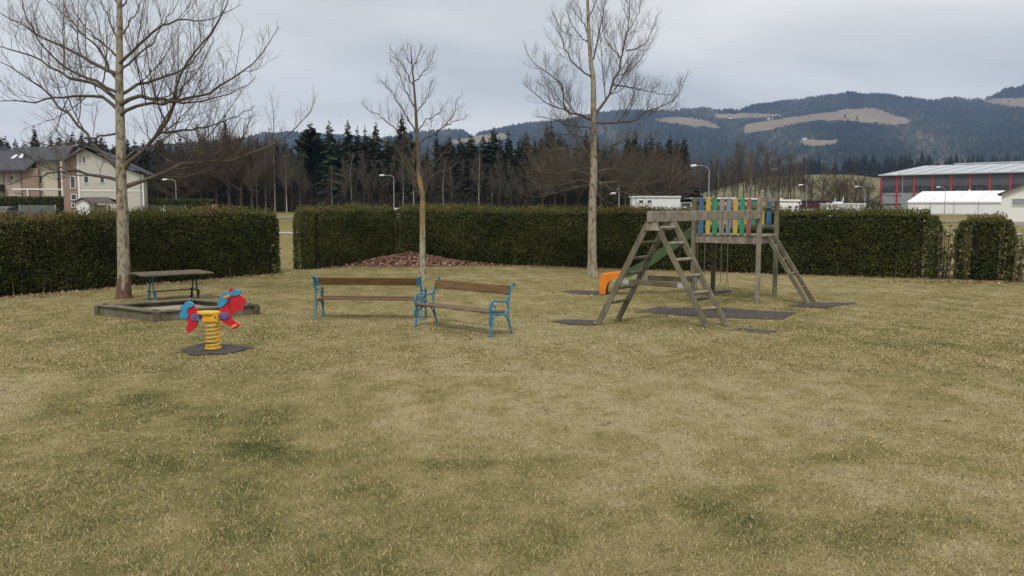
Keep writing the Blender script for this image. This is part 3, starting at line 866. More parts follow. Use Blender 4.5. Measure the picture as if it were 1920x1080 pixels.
def hedge(name, label, line, th, h, seed, n_leaf, side=1, hvar=0.05, cat='hedge', gapf=None):
    """line: front edge in plan (list of Vectors); th: thickness behind it"""
    rg = np.random.RandomState(seed)
    A = np.array([[p.x, p.y] for p in line])
    seg = np.linalg.norm(np.diff(A, axis=0), axis=1); L = seg.sum(); cum = np.concatenate([[0], np.cumsum(seg)])
    def at(s):
        x = np.interp(s, cum, A[:, 0]); y = np.interp(s, cum, A[:, 1])
        i = np.clip(np.searchsorted(cum, s) - 1, 0, len(seg) - 1)
        d = (A[1:] - A[:-1])[i] / seg[i][..., None]
        return x, y, d
    hh = h if callable(h) else (lambda s: np.full(np.shape(s), h))
    def back(d): return np.stack([-d[..., 1], d[..., 0]], -1) * side
    c = line[0]
    t = thing(name, label, cat, (float(A[:, 0].mean()), float(A[:, 1].mean()), 0))
    org = (float(A[:, 0].mean()), float(A[:, 1].mean()), 0)
    # woody dark core
    ns = max(6, int(L / 0.5))
    ss = np.linspace(0.2, L - 0.2, ns)
    x, y, d = at(ss); bk = back(d)
    rows = []
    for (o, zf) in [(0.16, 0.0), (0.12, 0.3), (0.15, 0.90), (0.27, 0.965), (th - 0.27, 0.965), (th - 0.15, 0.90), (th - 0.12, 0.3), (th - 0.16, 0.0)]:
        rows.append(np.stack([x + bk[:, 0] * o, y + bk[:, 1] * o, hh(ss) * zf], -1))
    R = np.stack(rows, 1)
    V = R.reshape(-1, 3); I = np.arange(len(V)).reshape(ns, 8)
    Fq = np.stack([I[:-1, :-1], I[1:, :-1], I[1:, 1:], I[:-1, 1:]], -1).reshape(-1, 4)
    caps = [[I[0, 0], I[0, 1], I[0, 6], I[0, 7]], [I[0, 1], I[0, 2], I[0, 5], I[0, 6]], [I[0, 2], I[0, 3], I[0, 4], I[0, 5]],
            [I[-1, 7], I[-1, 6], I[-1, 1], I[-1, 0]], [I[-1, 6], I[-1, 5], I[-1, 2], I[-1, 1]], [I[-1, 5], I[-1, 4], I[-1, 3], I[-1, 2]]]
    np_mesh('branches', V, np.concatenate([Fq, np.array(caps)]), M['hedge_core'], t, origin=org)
    # foliage sprays over front, top, back and the two ends
    areas = np.array([L * h_mean(hh, L), L * th * 1.3, L * h_mean(hh, L) * 0.6, th * 2.0 * 1.4, th * 2.0 * 1.4])
    cnt = (n_leaf * areas / areas.sum()).astype(int)
    pos, nrm, tt = [], [], []
    for k, n in enumerate(cnt):
        u = rg.uniform(0, 1, n); v = rg.uniform(0, 1, n)
        if k < 3:
            s = u * L
        else:
            s = np.full(n, 0.0 if k == 3 else L)
        x, y, d = at(s); bk = back(d); H = hh(s) * (1 + 0.03 * lumps(s, s * 0, seed + 3, 1.6, 4))
        lump = 0.09 * lumps(s * 1.0, v * 2.4, seed, 2.0, 3) + rg.normal(0, 0.045, n)
        if k in (0, 2):
            z = v ** 0.95 * H
            inset = 0.10 * smooth(0.35, 0.0, z / H) + 0.16 * smooth(0.86, 1.0, z / H)
            endr = 0.22 * (smooth(0.5, 0, s) + smooth(L - 0.5, L, s))
            o = (inset + endr - lump) if k == 0 else th - inset - endr + lump
            nn = -bk if k == 0 else bk
            p = np.stack([x + bk[:, 0] * o, y + bk[:, 1] * o, z], -1); q = np.stack([nn[:, 0], nn[:, 1], 0.1 * np.ones(n)], -1)
        elif k == 1:
            o = 0.06 + v * (th - 0.12)
            z = H - 0.06 * np.abs(2 * v - 1) ** 3 + lump * 0.8 + rg.uniform(0, 1, n) ** 7 * 0.22
            p = np.stack([x + bk[:, 0] * o, y + bk[:, 1] * o, z], -1); q = np.tile([0, 0, 1.0], (n, 1))
        else:
            o = v * th; z = u ** 0.95 * H
            sg = -1 if k == 3 else 1
            rnd_ = 0.28 * (1 - np.abs(2 * v - 1) ** 2) - 0.12 * smooth(0.8, 1, u) + lump
            p = np.stack([x + bk[:, 0] * o + sg * d[:, 0] * rnd_, y + bk[:, 1] * o + sg * d[:, 1] * rnd_, z], -1)
            q = np.stack([sg * d[:, 0], sg * d[:, 1], 0 * z], -1)
        pos.append(p); nrm.append(q)
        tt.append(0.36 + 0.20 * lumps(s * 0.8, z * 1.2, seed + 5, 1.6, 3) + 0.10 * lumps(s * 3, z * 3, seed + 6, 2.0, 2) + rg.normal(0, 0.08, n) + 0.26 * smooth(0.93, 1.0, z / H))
    pos = np.concatenate(pos); nrm = np.concatenate(nrm); tt = np.concatenate(tt)
    if gapf is not None:
        k = gapf(pos, rg); pos, nrm, tt = pos[k], nrm[k], tt[k]
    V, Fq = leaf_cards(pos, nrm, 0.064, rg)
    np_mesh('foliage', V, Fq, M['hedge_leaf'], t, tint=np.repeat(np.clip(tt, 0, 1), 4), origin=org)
    # a few bare stems showing near the ground
    for k in range(min(int(L * 0.9), 30)):
        mb = MB(org)
        s = rg.uniform(0.1, L - 0.1)
        x, y, d = at(np.array([s])); bk = back(d)[0]
        o = rg.uniform(-0.02, 0.08)
        p0 = Vector((x[0] + bk[0] * o, y[0] + bk[1] * o, -0.02))
        mb.tube([p0, p0 + Vector((rg.normal(0, 0.05), rg.normal(0, 0.03), rg.uniform(0.3, 0.7)))], [0.02, 0.008], 5)
        mb.build('stem', M['stem'], t)
    return t
def h_mean(f, L): return float(np.mean(f(np.linspace(0, L, 20))))

LH0, LH1 = G(0, 557), G(523, 513)
LHd = (LH1 - LH0).normalized()
hedge('thuja_hedge', 'clipped dark thuja hedge behind the picnic table, left of the gap', [LH0 - LHd * 9, LH0, LH1], 1.05,
      lambda s: 1.99 + 0.18 * np.clip((np.asarray(s) - 9) / 9, -0.3, 1), 41, 135000, side=1)
HC0, HC1 = G(590, 505), G(745, 491)
hedge('thuja_hedge', 'short thuja hedge running back from the gap to the leaf pile', [HC0, HC1 - (HC1 - HC0).normalized() * 0.05], 1.0, 2.2, 42, 58000, side=1)
FH0, FH1 = G(742, 491.5), G(1740, 523)
hedge('thuja_hedge', 'longest thuja hedge, running behind the climbing frame from the leaf pile', [FH0, FH1], 1.0,
      lambda s: 2.2 - 0.14 * np.asarray(s) / 22.0, 43, 190000, side=1)
BUSH0, BUSH1 = G(1812, 525), G(1884, 527)
hedge('thuja_bush', 'dark thuja bush standing alone right of the thin dead stems', [BUSH0, BUSH1], 0.9, 1.94, 44, 19000, side=1, cat='bush')

def dead_shrub(label, px0, px1, pyb, h, ns, seed, leaves):
    rg = np.random.RandomState(seed)
    c = G((px0 + px1) / 2, pyb)
    t = thing('dying_thuja', label, 'shrub', (c.x, c.y, 0), group=None)
    tips = []
    for k in range(ns):
        mb = MB(c)
        p = G(rg.uniform(px0, px1), pyb) + Vector((0, rg.uniform(0, 0.5), 0)); p.z = -0.02
        pts = [p]
        d = Vector((rg.normal(0, 0.05), rg.normal(0, 0.05), 1))
        hh = h * rg.uniform(0.75, 1.05)
        for i in range(7):
            d = (d + Vector((rg.normal(0, 0.05), rg.normal(0, 0.05), 0))).normalized()
            pts.append(pts[-1] + d * hh / 7)
        mb.tube(pts, [0.026 - 0.0028 * i for i in range(8)], 6)
        for i in range(24):
            j = rg.randint(1, 7); a = rg.uniform(0, 6.28); l = rg.uniform(0.12, 0.38)
            e = pts[j] + Vector((cos(a) * l, sin(a) * l, l * rg.uniform(0.1, 0.9)))
            mb.tube([pts[j], pts[j].lerp(e, 0.5) + Vector((0, 0, -0.02)), e], [0.006, 0.005, 0.003], 4)
            tips.append((pts[j].lerp(e, rg.uniform(0.5, 1)), rg.uniform(0, 1)))
        mb.build('stem', M['stem'], t)
    pos = np.array([list(p) for p, _ in tips])
    pos = np.repeat(pos, leaves, 0) + rg.normal(0, 0.07, (len(pos) * leaves, 3))
    V, Fq = leaf_cards(pos, rg.normal(0, 1, pos.shape), 0.10, rg)
    np_mesh('foliage', V, Fq, M['hedge_leaf'], t, tint=np.repeat(np.clip(0.5 + rg.normal(0, 0.18, len(pos)), 0, 1), 4), origin=(c.x, c.y, 0))
dead_shrub('nearly leafless thuja of thin brown stems between hedge end and bush', 1758, 1804, 524, 1.95, 9, 51, 2)
dead_shrub('sparse browning thuja right of the dark bush at the lawn edge', 1893, 1945, 529, 1.8, 6, 52, 3)

# ------------------------------------------------------------------ fallen leaves
rg = np.random.RandomState(61)
def leaf_scatter(XY, zf, size, rg):
    n = len(XY)
    z = zf(XY[:, 0], XY[:, 1])
    a = rg.uniform(0, 6.28, n); L = size * rg.uniform(0.6, 1.3, n); W = L * rg.uniform(0.35, 0.5, n)
    d = np.stack([np.cos(a), np.sin(a), rg.normal(0, 0.35, n)], -1)
    s = np.stack([-np.sin(a), np.cos(a), rg.normal(0, 0.35, n)], -1)
    p = np.stack([XY[:, 0], XY[:, 1], z + 0.012], -1)
    V = np.stack([p - d * L[:, None] / 2, p + s * W[:, None] / 2 + [0, 0, 0.008], p + d * L[:, None] / 2, p - s * W[:, None] / 2 + [0, 0, 0.012]], 1).reshape(-1, 3)
    return V, np.arange(4 * n).reshape(n, 4)
pc = G(770, 491) + Vector((0.1, -0.9, 0))
def pile_z(x, y):
    r = np.sqrt(((x - pc.x) / 1.9) ** 2 + ((y - pc.y) / 1.4) ** 2)
    return 0.50 * np.exp(-r * 1.25) * (1 + 0.22 * lumps(x, y, 3, 2.2, 3)) + 0.02
gx, gy = np.meshgrid(np.linspace(pc.x - 3.6, pc.x + 3.6, 50), np.linspace(pc.y - 3, pc.y + 2.2, 40))
gzv = pile_z(gx, gy) - 0.085
I = np.arange(gx.size).reshape(gx.shape)
Fq = np.stack([I[:-1, :-1], I[:-1, 1:], I[1:, 1:], I[1:, :-1]], -1).reshape(-1, 4)
Vp = np.stack([gx, gy, gzv], -1).reshape(-1, 3)
XYp = pc.xy
n = 15000
XY = np.stack([pc.x + rg.normal(0, 1.6, n), pc.y + rg.normal(0, 0.95, n)], -1)
V, Fl = leaf_scatter(XY, pile_z, 0.115, rg)
pile = np_mesh('leaf_pile', np.concatenate([Vp, V]), np.concatenate([Fq, Fl + len(Vp)]), M['dead_leaf'],
               tint=np.concatenate([np.full(len(Vp), 0.1), np.repeat(np.clip(rg.normal(0.45, 0.22, n), 0, 1), 4)]))
tag(pile, 'heap of reddish brown fallen leaves raked into the hedge corner', 'leaf pile')
# leaves blown along the hedges
pts = []
fd = FH1 - FH0
for k in range(3600):
    u = rg.uniform(0, 1) ** (3.0)
    p = FH0 + fd * u + Vector((0, -abs(rg.normal(0, 0.38 + 0.7 * (1 - u) ** 2)) + 0.3, 0)); pts.append((p.x, p.y))
hd = HC1 - HC0
for k in range(700):
    p = HC0 + hd * rg.uniform(0, 1) ** 0.6 + Vector((abs(rg.normal(0, 0.35)) - 0.15, -abs(rg.normal(0, 0.3)), 0)); pts.append((p.x, p.y))
ld = LH1 - LH0
for k in range(900):
    u = rg.uniform(-0.3, 1)
    p = LH0 + ld * u + Vector((abs(rg.normal(0, 0.7)) - 0.25, -abs(rg.normal(0, 0.35)), 0)); pts.append((p.x, p.y))
for k in range(170):
    p = G(rg.uniform(0, 1920), rg.uniform(505, 640)); pts.append((p.x, p.y))
for k in range(500):
    p = G(1825, 530) + Vector((rg.normal(0, 1.6), rg.normal(0, 0.35), 0)); pts.append((p.x, p.y))
XY = np.array(pts)
V, Fl = leaf_scatter(XY, lambda x, y: 0.015 + lawn_z(x, y), 0.085, rg)
tag(np_mesh('fallen_leaves', V, Fl, M['dead_leaf'], tint=np.repeat(np.clip(rg.normal(0.55, 0.25, len(XY)), 0, 1), 4)), kind='stuff')

# ------------------------------------------------------------------ grass
rg = np.random.RandomState(71)
def grass(n, py0, py1, seed, hmul, wmul, pw=1.0):
    g = np.random.RandomState(seed)
    px = g.uniform(-480, 2400, n); py = py0 + (py1 - py0) * g.uniform(0, 1, n) ** pw
    a = (px - 960) / F; b = (540 - py) / F
    t = -HC / (-sp + b * cp)
    x = a * t; y = (cp + b * sp) * t
    ok = ~in_poly(x, y, [(p.x, p.y) for p in SANDBOX])
    # behind the hedges is not lawn in view
    for nme, poly in MATS:
        c = np.array([[p.x, p.y] for p in poly]); cc = c.mean(0)
        k_ = {'rightfoot': 0.62, 'leftfoot': 0.86, 'slideend': 0.86}.get(nme, 0.95)
        wv = 1 + 0.10 * lumps(x, y, 19, 5.0, 3)
        ok &= ~(in_poly(cc[0] + (x - cc[0]) * wv / k_, cc[1] + (y - cc[1]) * wv / k_, c) & (g.uniform(0, 1, n) < 0.95))
    x, y = x[ok], y[ok]; n = len(x)
    tn = lawn_tint(x, y)
    dist = np.sqrt(x * x + y * y)
    h = (0.009 + 0.019 * g.uniform(0, 1, n) ** 1.5) * hmul * (1 + 0.35 * lumps(x, y, 18, 9.0, 2)) * (1 + 0.7 * np.clip(tn - 0.45, 0, 1))
    lean = (0.016 + 0.036 * g.uniform(0, 1, n)) * hmul
    wd = (0.0020 + 0.0029 * g.uniform(0, 1, n) ** 2) * wmul * np.clip(dist / 7.0, 0.8, 3.2)
    phi = g.uniform(0, 2 * pi, n)
    dxx, dyy = np.cos(phi), np.sin(phi)
    psi = phi + pi / 2 + g.normal(0, 0.5, n)
    sx, sy = np.cos(psi) * wd, np.sin(psi) * wd
    base = np.stack([x, y, lawn_z(x, y) - 0.003], -1)
    V = np.stack([base + np.stack([sx, sy, 0 * sx], -1), base - np.stack([sx, sy, 0 * sx], -1),
                  base + np.stack([dxx * lean, dyy * lean, h], -1)], 1).reshape(-1, 3)
    tb = np.clip(tn + g.normal(0, 0.31, n) + 0.12 * lumps(x, y, 17, 22.0, 2) - 0.06, 0, 1)
    return V, np.repeat(tb, 3), n
Va, Ta, na = grass(370000, 600, 1230, 1, 1.0, 1.0, 1.0)
Vb, Tb, nb = grass(270000, 505, 700, 2, 1.0, 1.0, 1.0)
Vc, Tc, nc = grass(7000, 640, 1230, 3, 1.6, 0.8, 1.0)
V = np.concatenate([Va, Vb, Vc]); T = np.concatenate([Ta, Tb, np.clip(Tc - 0.2, 0, 1)])
tag(np_mesh('grass', V, np.arange(len(V)).reshape(-1, 3), M['blade'], tint=T), kind='stuff')

# ------------------------------------------------------------------ sandbox
Lc, Fc_, Rc, Bc = SANDBOX
cen = (Lc + Rc) / 2
t = thing('sandbox', 'low square timber sandbox with corner posts, in front of the bare tree trunk', 'sandbox', (cen.x, cen.y, 0))
corners = [Lc, Fc_, Rc, Bc]
for a, b in zip(corners, corners[1:] + corners[:1]):
    d = (b - a).normalized(); inn = (cen - (a + b) / 2).normalized()
    mb = MB(cen)
    mb.beam(a + d * 0.06 + inn * 0.055 + Vector((0, 0, 0.09)), b - d * 0.06 + inn * 0.055 + Vector((0, 0, 0.09)), 0.045, 0.19)
    mb.build('side_board', M['timber'], t, bevel=0.006)
    mb = MB(cen)
    mb.beam(a + inn * 0.10 + Vector((0, 0, 0.212)) - d * 0.02, b + inn * 0.10 + Vector((0, 0, 0.212)) + d * 0.02 - d * 0.10, 0.22, 0.038)
    mb.build('seat_board', M['timber'], t, bevel=0.006)
for k, c in enumerate(corners):
    inn = (cen - c).normalized()
    p = c + inn * 0.05
    mb = MB(cen)
    d = (corners[(k + 1) % 4] - c).normalized()
    mb.beam(p + Vector((0, 0, -0.05)), p + Vector((0, 0, 0.192)), 0.125, 0.125, up=d)
    mb.build('corner_post', M['timber_dark'], t, bevel=0.01)
gxx, gyy = np.meshgrid(np.linspace(0.03, 0.97, 30), np.linspace(0.03, 0.97, 30))
q = np.array(Lc)[None, None] + gxx[..., None] * np.array(Fc_ - Lc) + gyy[..., None] * np.array(Bc - Lc)
q[..., 2] = 0.10 + 0.02 * lumps(q[..., 0], q[..., 1], 81, 4, 3)
I = np.arange(900).reshape(30, 30)
np_mesh('sand', q.reshape(-1, 3), np.stack([I[:-1, :-1], I[:-1, 1:], I[1:, 1:], I[1:, :-1]], -1).reshape(-1, 4), M['sand'], t, origin=tuple(cen), smooth_=True)

# ------------------------------------------------------------------ picnic table
tcx, tcy = -8.62, 21.55
ang = radians(38)
t = thing('picnic_table', 'weathered timber table on curly cast iron trestles between tree and hedge', 'table', (tcx, tcy, 0), ang)
mb = MB()
for k in range(6):
    y0 = -0.62 + k * 0.208
    mb.box(-0.86, 0.86, y0, y0 + 0.200, 0.675, 0.712)
mb.build('tabletop', M['timber_dark'], t, bevel=0.006)
for sx in (-0.5, 0.56):
    mb = MB()
    for sy in (-1, 1):
        mb.tube(spline([(sx, sy * 0.13, 0.67), (sx, sy * 0.12, 0.5), (sx, sy * 0.17, 0.3), (sx, sy * 0.21, 0.2), (sx, sy * 0.235, 0.0)], 12), [0.018] * 12, 7)
        mb.tube([(sx, sy * 0.30 + 0.055 * cos(a), 0.20 + 0.055 * sin(a)) for a in np.linspace(0, 5.2, 14)], 0.016, 7)
        mb.tube(spline([(sx, sy * 0.25, 0.17), (sx, sy * 0.30, 0.09), (sx, sy * 0.35, 0.0)], 8), 0.015, 7)
        mb.tube([(sx, sy * 0.19 + 0.03 * cos(a), 0.10 + 0.03 * sin(a)) for a in np.linspace(0, 5, 9)], 0.011, 6)
    mb.tube(spline([(sx, -0.24, 0.2), (sx, -0.1, 0.24), (sx, 0, 0.255), (sx, 0.1, 0.24), (sx, 0.24, 0.2)], 12), 0.015, 7)
    mb.box(sx - 0.025, sx + 0.025, -0.42, 0.42, 0.64, 0.674)
    mb.build('trestle', M['blue_iron'] if sx < 0 else M['black_iron'], t, smooth_=True, label='blue painted cast iron trestle' if sx < 0 else 'dark bare cast iron trestle')
mb = MB(); mb.cyl((-0.5, 0, 0.25), (0.56, 0, 0.25), 0.014, 8); mb.build('stretcher', M['black_iron'], t)

# ------------------------------------------------------------------ benches
def bench(name, label, Lg, loc, rz, old, iron_front):
    t = thing(name, label, 'bench', loc, rz, 'park benches on the lawn')
    hl = Lg / 2
    for sx in (-1, 1):
        x = sx * hl
        mb = MB()
        def tb(pts, r, n=8, ns=18):
            mb.tube(spline([(x, a, b) for a, b in pts], ns), r, n)
        tb([(.31, 0), (.262, .18), (.222, .38), (.215, .52), (.238, .66), (.285, .81), (.325, .90), (.36, .945), (.395, .94), (.405, .915)], [0.017] * 12 + [0.021] * 5 + [0.024])
        tb([(-.265, 0), (-.262, .08), (-.25, .2), (-.262, .33), (-.27, .43)], [0.03] * 2 + [0.022] * 14 + [0.02, 0.02])
        tb([(-.25, .17), (-.302, .27), (-.29, .345), (-.262, .40)], 0.013, 7, 10)
        tb([(-.25, .17), (-.205, .27), (-.215, .345), (-.25, .40)], 0.013, 7, 10)
        mb.prism([(x - .006, -.25, .19), (x - .006, -.29, .28), (x - .006, -.255, .35), (x - .006, -.215, .28)], (.012, 0, 0))
        tb([(-.28, .425), (-.15, .415), (-.02, .385), (.10, .385), (.17, .405), (.215, .45)], 0.018)
        tb([(-.24, .22), (-.205, .31), (-.11, .372), (0, .385)], 0.014, 7, 10)
        tb([(.03, .385), (.15, .345), (.225, .22), (.265, .12)], 0.014, 7, 10)
        tb([(-.27, .43), (-.292, .50), (-.28, .57), (-.24, .625), (-.17, .65), (-.08, .645), (.03, .625), (.13, .625), (.20, .655), (.238, .71)], 0.019, 8, 22)
        mb.tube([(x, -.195 + .055 * cos(a), .515 + .055 * sin(a)) for a in np.linspace(0, 2 * pi, 16)[:-1]], 0.014, 7, closed=True)
        for a in (0.6, 1.6, 2.6, 3.6, 4.6):
            mb.tube([(x, -.195 + .055 * cos(a), .515 + .055 * sin(a)), (x, -.2 + .09 * cos(a), .515 + .10 * sin(a))], 0.010, 6)
        tb([(.13, .628), (.18, .585), (.215, .53)], 0.012, 7, 6)
        mb.tube([(x, .217, .5), (x, .217, .515), (x, .217, .53), (x, .218, .545)], [0.02, 0.028, 0.028, 0.02], 8)
        mb.tube([(x, -.262, .09), (x, -.26, .105), (x, -.26, .12)], [0.024, 0.032, 0.024], 8)
        mb.box(x - .035, x + .035, -.30, -.225, -.005, .022)
        mb.box(x - .028, x + .028, .285, .345, -.005, .018)
        mb.box(x - 0.006 - sx * 0.03, x + 0.006 - sx * 0.03, -.27, .2, .392, .412)
        mb.build('end_frame', M['blue_iron'], t, smooth_=True)
    mt = M['plank_old'] if old else M['plank']
    inner = hl - 0.02
    mb = MB(); mb.box(-inner, inner, -.30, -.085, .428, .462); mb.build('seat_plank', mt, t, bevel=0.008)
    mb = MB(); mb.box(-inner, inner, -.03, .165, .412, .446); mb.build('seat_plank', mt, t, bevel=0.008)
    # backrest board leans with the iron
    mb = MB()
    a0 = Vector((0, .243, .735)); a1 = Vector((0, .298, .895)); dz_ = (a1 - a0).normalized(); nn = Vector((0, -dz_.z, dz_.y))
    q = [a0, a1, a1 + nn * .034, a0 + nn * .034]
    mb.prism([Vector((-inner, 0, 0)) + p for p in q], (2 * inner, 0, 0))
    mb.build('back_plank', M['plank'], t, bevel=0.006)
    # iron plates that hold the back board
    for sx in (-1, 1):
        mb = MB()
        q = [a0 - nn * .008 - dz_ * .01, a1 - nn * .008 + dz_ * .012, a1 - nn * .001 + dz_ * .012, a0 - nn * .001 - dz_ * .01]
        xx = sx * (hl - (0.09 if sx > 0 else -0.0)) if sx > 0 else -hl
        mb.prism([Vector((xx, 0, 0)) + p for p in q], (0.09, 0, 0))
        mb.build('bracket', M['blue_iron'], t)
    return t
bL, bR = G(590, 600), G(788.7, 602.5)
dv = bL - bR
c = (bL + bR) / 2
rz = atan2(dv.y, dv.x)
yl = Vector((-sin(rz), cos(rz), 0))
bench('park_bench', 'longer blue iron bench seen from behind with dark brown planks', dv.length, c - yl * 0.31, rz, False, False)
fl, fr = G(780, 612.3), G(920, 631.6)
dv = fr - fl
rz = atan2(dv.y, dv.x)
yl = Vector((-sin(rz), cos(rz), 0))
bench('park_bench', 'shorter blue iron bench with worn seat facing the camera, right of the other', dv.length, (fl + fr) / 2 + yl * 0.265, rz, True, True)

# ------------------------------------------------------------------ spring rider
sb = G(400, 656)
rider = thing('spring_rider', 'red and blue horse shaped spring rider on a yellow coil', 'spring rider', (sb.x, sb.y, 0), radians(-4))
kx = sb.y / F / 6.75
def RZ(pts, y):
    return [Vector(((zx - 540) * kx, y, (915 - zy) * kx)) for zx, zy in pts]
def smooth_poly(pts, n=3):
    """closed Catmull-Rom through a 2d outline"""
    P_ = np.array(pts, float); N_ = len(P_); o = []
    for i in range(N_):
        p0, p1, p2, p3 = P_[i - 1], P_[i], P_[(i + 1) % N_], P_[(i + 2) % N_]
        for k in range(n):
            s = k / n
            o.append(0.5 * (2 * p1 + (p2 - p0) * s + (2 * p0 - 5 * p1 + 4 * p2 - p3) * s * s + (3 * p1 - p0 - 3 * p2 + p3) * s ** 3))
    return [tuple(x) for x in o]
def panel(name, pts, y, th, m, parent=rider, n=3, label=None):
    mb = MB()
    mb.prism(RZ(smooth_poly(pts, n), y), (0, th, 0))
    return mb.build(name, m, parent, bevel=0.003, label=label)
front = panel('front_panel', [(635, 372), (700, 350), (760, 290), (790, 240), (830, 212), (900, 205), (950, 232), (982, 262), (988, 300), (958, 335), (948, 395), (925, 398), (905, 392), (885, 402),
       (862, 424), (805, 440), (790, 470), (815, 520), (845, 550), (885, 580), (888, 608), (820, 643), (760, 605), (680, 558), (640, 505), (632, 430)], -0.012, 0.024, M['red_panel'])
panel('mane', [(628, 352), (632, 300), (670, 222), (720, 176), (760, 166), (800, 180), (830, 150), (868, 131), (905, 148), (920, 188), (898, 206), (845, 210), (805, 214), (772, 268), (720, 330), (672, 364)],
      -0.034, 0.068, M['blue_panel'], front)
panel('ear', [(772, 160), (790, 122), (812, 110), (832, 128), (826, 160), (800, 176)], -0.030, 0.018, M['red_panel'], front)
rear = panel('rear_panel', [(225, 400), (250, 372), (310, 352), (348, 388), (365, 430), (362, 490), (356, 560), (328, 622), (240, 694), (212, 696), (192, 620), (224, 588), (216, 530), (200, 490)],
      -0.012, 0.024, M['red_panel'])
panel('tail', [(308, 350), (290, 312), (240, 292), (202, 302), (188, 332), (150, 342), (140, 378), (160, 405), (132, 430), (122, 480), (150, 512), (232, 500), (226, 440), (234, 384), (270, 366)],
      -0.034, 0.068, M['blue_panel'], rear)
def capsule(x0, x1, y0, y1):
    r = (y1 - y0) / 2; cy = (y0 + y1) / 2
    return [(x1 - r + r * cos(a), cy + r * sin(a)) for a in np.linspace(-pi / 2, pi / 2, 9)] + [(x0 + r + r * cos(a), cy + r * sin(a)) for a in np.linspace(pi / 2, 3 * pi / 2, 9)]
for (x0, x1, y0, y1, bx_) in [(270, 440, 452, 538, (318, 382)), (625, 768, 430, 512, (674, 734))]:
    for yy in (-0.036, 0.013):
        mb = MB(); mb.prism(RZ(capsule(x0, x1, y0, y1), yy), (0, 0.023, 0))
        br = mb.build('bracket', M['bracket'], rider, bevel=0.003)
        for b_ in bx_:
            cpt = RZ([(b_, (y0 + y1) / 2 - 3)], 0)[0]
            yo = -0.046 if yy < 0 else 0.036
            mb = MB(); mb.cyl(cpt + Vector((0, yo, 0)), cpt + Vector((0, yo + 0.011, 0)), 0.022, 12)
            mb.build('bolt', M['red_panel'], br)
for nme, zx, zy in (('handle', 762, 228), ('foot_peg', 850, 598)):
    cpt = RZ([(zx, zy)], 0)[0]
    mb = MB()
    for s in (-1, 1):
        mb.tube([cpt + Vector((0, s * 0.034, 0)), cpt + Vector((0, s * 0.05, 0)), cpt + Vector((0, s * 0.16, 0)), cpt + Vector((0, s * 0.175, 0))], [0.032, 0.022, 0.024, 0.014], 12)
    mb.build(nme, M['orange_peg'], front, smooth_=True)
cz = lambda zy: (915 - zy) * kx
mb = MB(); mb.box(-0.140, 0.133, -0.10, 0.10, cz(548), cz(455))
hub = mb.build('seat_box', M['yellow_metal'], rider, bevel=0.012)
for zx in (440, 615):
    for s in (-1, 1):
        mb = MB()
        cpt = RZ([(zx, 480)], 0)[0]
        mb.cyl(cpt + Vector((0, s * 0.099, 0)), cpt + Vector((0, s * 0.112, 0)), 0.014, 10)
        mb.build('bolt', M['black_iron'], hub)
mb = MB()
ell = [(-0.045 + 0.205 * cos(a), 0.135 * sin(a)) for a in np.linspace(0, 2 * pi, 29)[:-1]]
mb.prism([(x, y, cz(453)) for x, y in ell], (0, 0, cz(415) - cz(453)))
mb.build('seat', M['seat_yellow'], rider, bevel=0.012)
zt, zb = cz(552), 0.045
n = 150
mb = MB()
mb.tube([(0.0 + (0.112 + 0.006 * k / n) * cos(2 * pi * 6.6 * (1 - k / n)) + 0.0, (0.112 + 0.006 * k / n) * sin(2 * pi * 6.6 * (1 - k / n)), zt - (zt - zb) * k / n) for k in range(n + 1)], 0.0125, 8)
mb.build('spring', M['yellow_metal'], rider, smooth_=True)
mb = MB(); mb.cyl((0, 0, 0.028), (0, 0, 0.05), 0.135, 24); mb.build('base_plate', M['seat_yellow'], rider)

# ------------------------------------------------------------------ rubber mats
LAB = {'swing': 'large dark rubber mat under the two swings', 'leftfoot': 'small rubber mat at the left foot of the climbing ladder frame',
       'rightfoot': 'small rubber mat sunk in grass at the right foot of the climbing ladder frame', 'slideend': 'dark rubber mat at the orange end of the slide',
       'ladder': 'rubber mat at the foot of the tower ladder', 'rider': 'black rubber mat under the spring rider'}
for nme, poly in MATS:
    c = sum(poly, Vector()) / len(poly)
    # slightly ragged edge where turf creeps in
    g = np.random.RandomState(len(nme))
    pp = []
    for a, b in zip(poly, poly[1:] + poly[:1]):
        for k in range(8):
            q = a.lerp(b, k / 8) + Vector((g.normal(0, 0.012), g.normal(0, 0.02), 0)); q.z = -0.02; pp.append(q)
    mb = MB(c); mb.prism(pp, (0, 0, 0.034))
    o = mb.build('rubber_mat', M['rubber']); o.location = c
    tag(o, LAB[nme], 'rubber mat', 'rubber mats in the grass')

# ------------------------------------------------------------------ climbing frame: tower, slide, ladder, swing beam
P1, P4 = G(1419.5, 567.5), G(1452, 557)
e1 = (P4 - P1).normalized(); e2 = Vector((-e1.y, e1.x, 0))
k302 = P(1302, HY, 1.0).x
s2 = (k302 * P1.y - P1.x) / (e2.x - k302 * e2.y)
P2 = P1 + e2 * s2
P3 = P2 + (P4 - P1)
tc_ = (P1 + P2 + P3 + P4) / 4
UP = Vector((0, 0, 1))
tower = thing('climbing_frame', 'weathered timber play tower with coloured pickets, slide, ladder and swing beam', 'climbing frame', (tc_.x, tc_.y, 0), 0)
FLZ = 1.66
def up_(p, z): return Vector((p.x, p.y, z))
for p, zt_, m_ in ((P1, 2.60, 'timber_grey'), (P2, 2.60, 'timber'), (P3, 2.62, 'timber_dark'), (P4, 2.62, 'timber')):
    mb = MB(tc_); mb.beam(up_(p, -0.05), up_(p, zt_), 0.105, 0.105, up=e1)
    pst = mb.build('post', M[m_], tower, bevel=0.012)
    for zz in (0.07, 0.16):
        mb = MB(tc_)
        q = up_(p, zz) - e1 * 0.05 - e2 * 0.054
        mb.cyl(q, q - e2 * 0.014, 0.013, 8)
        mb.build('bolt', M['steel'], pst)
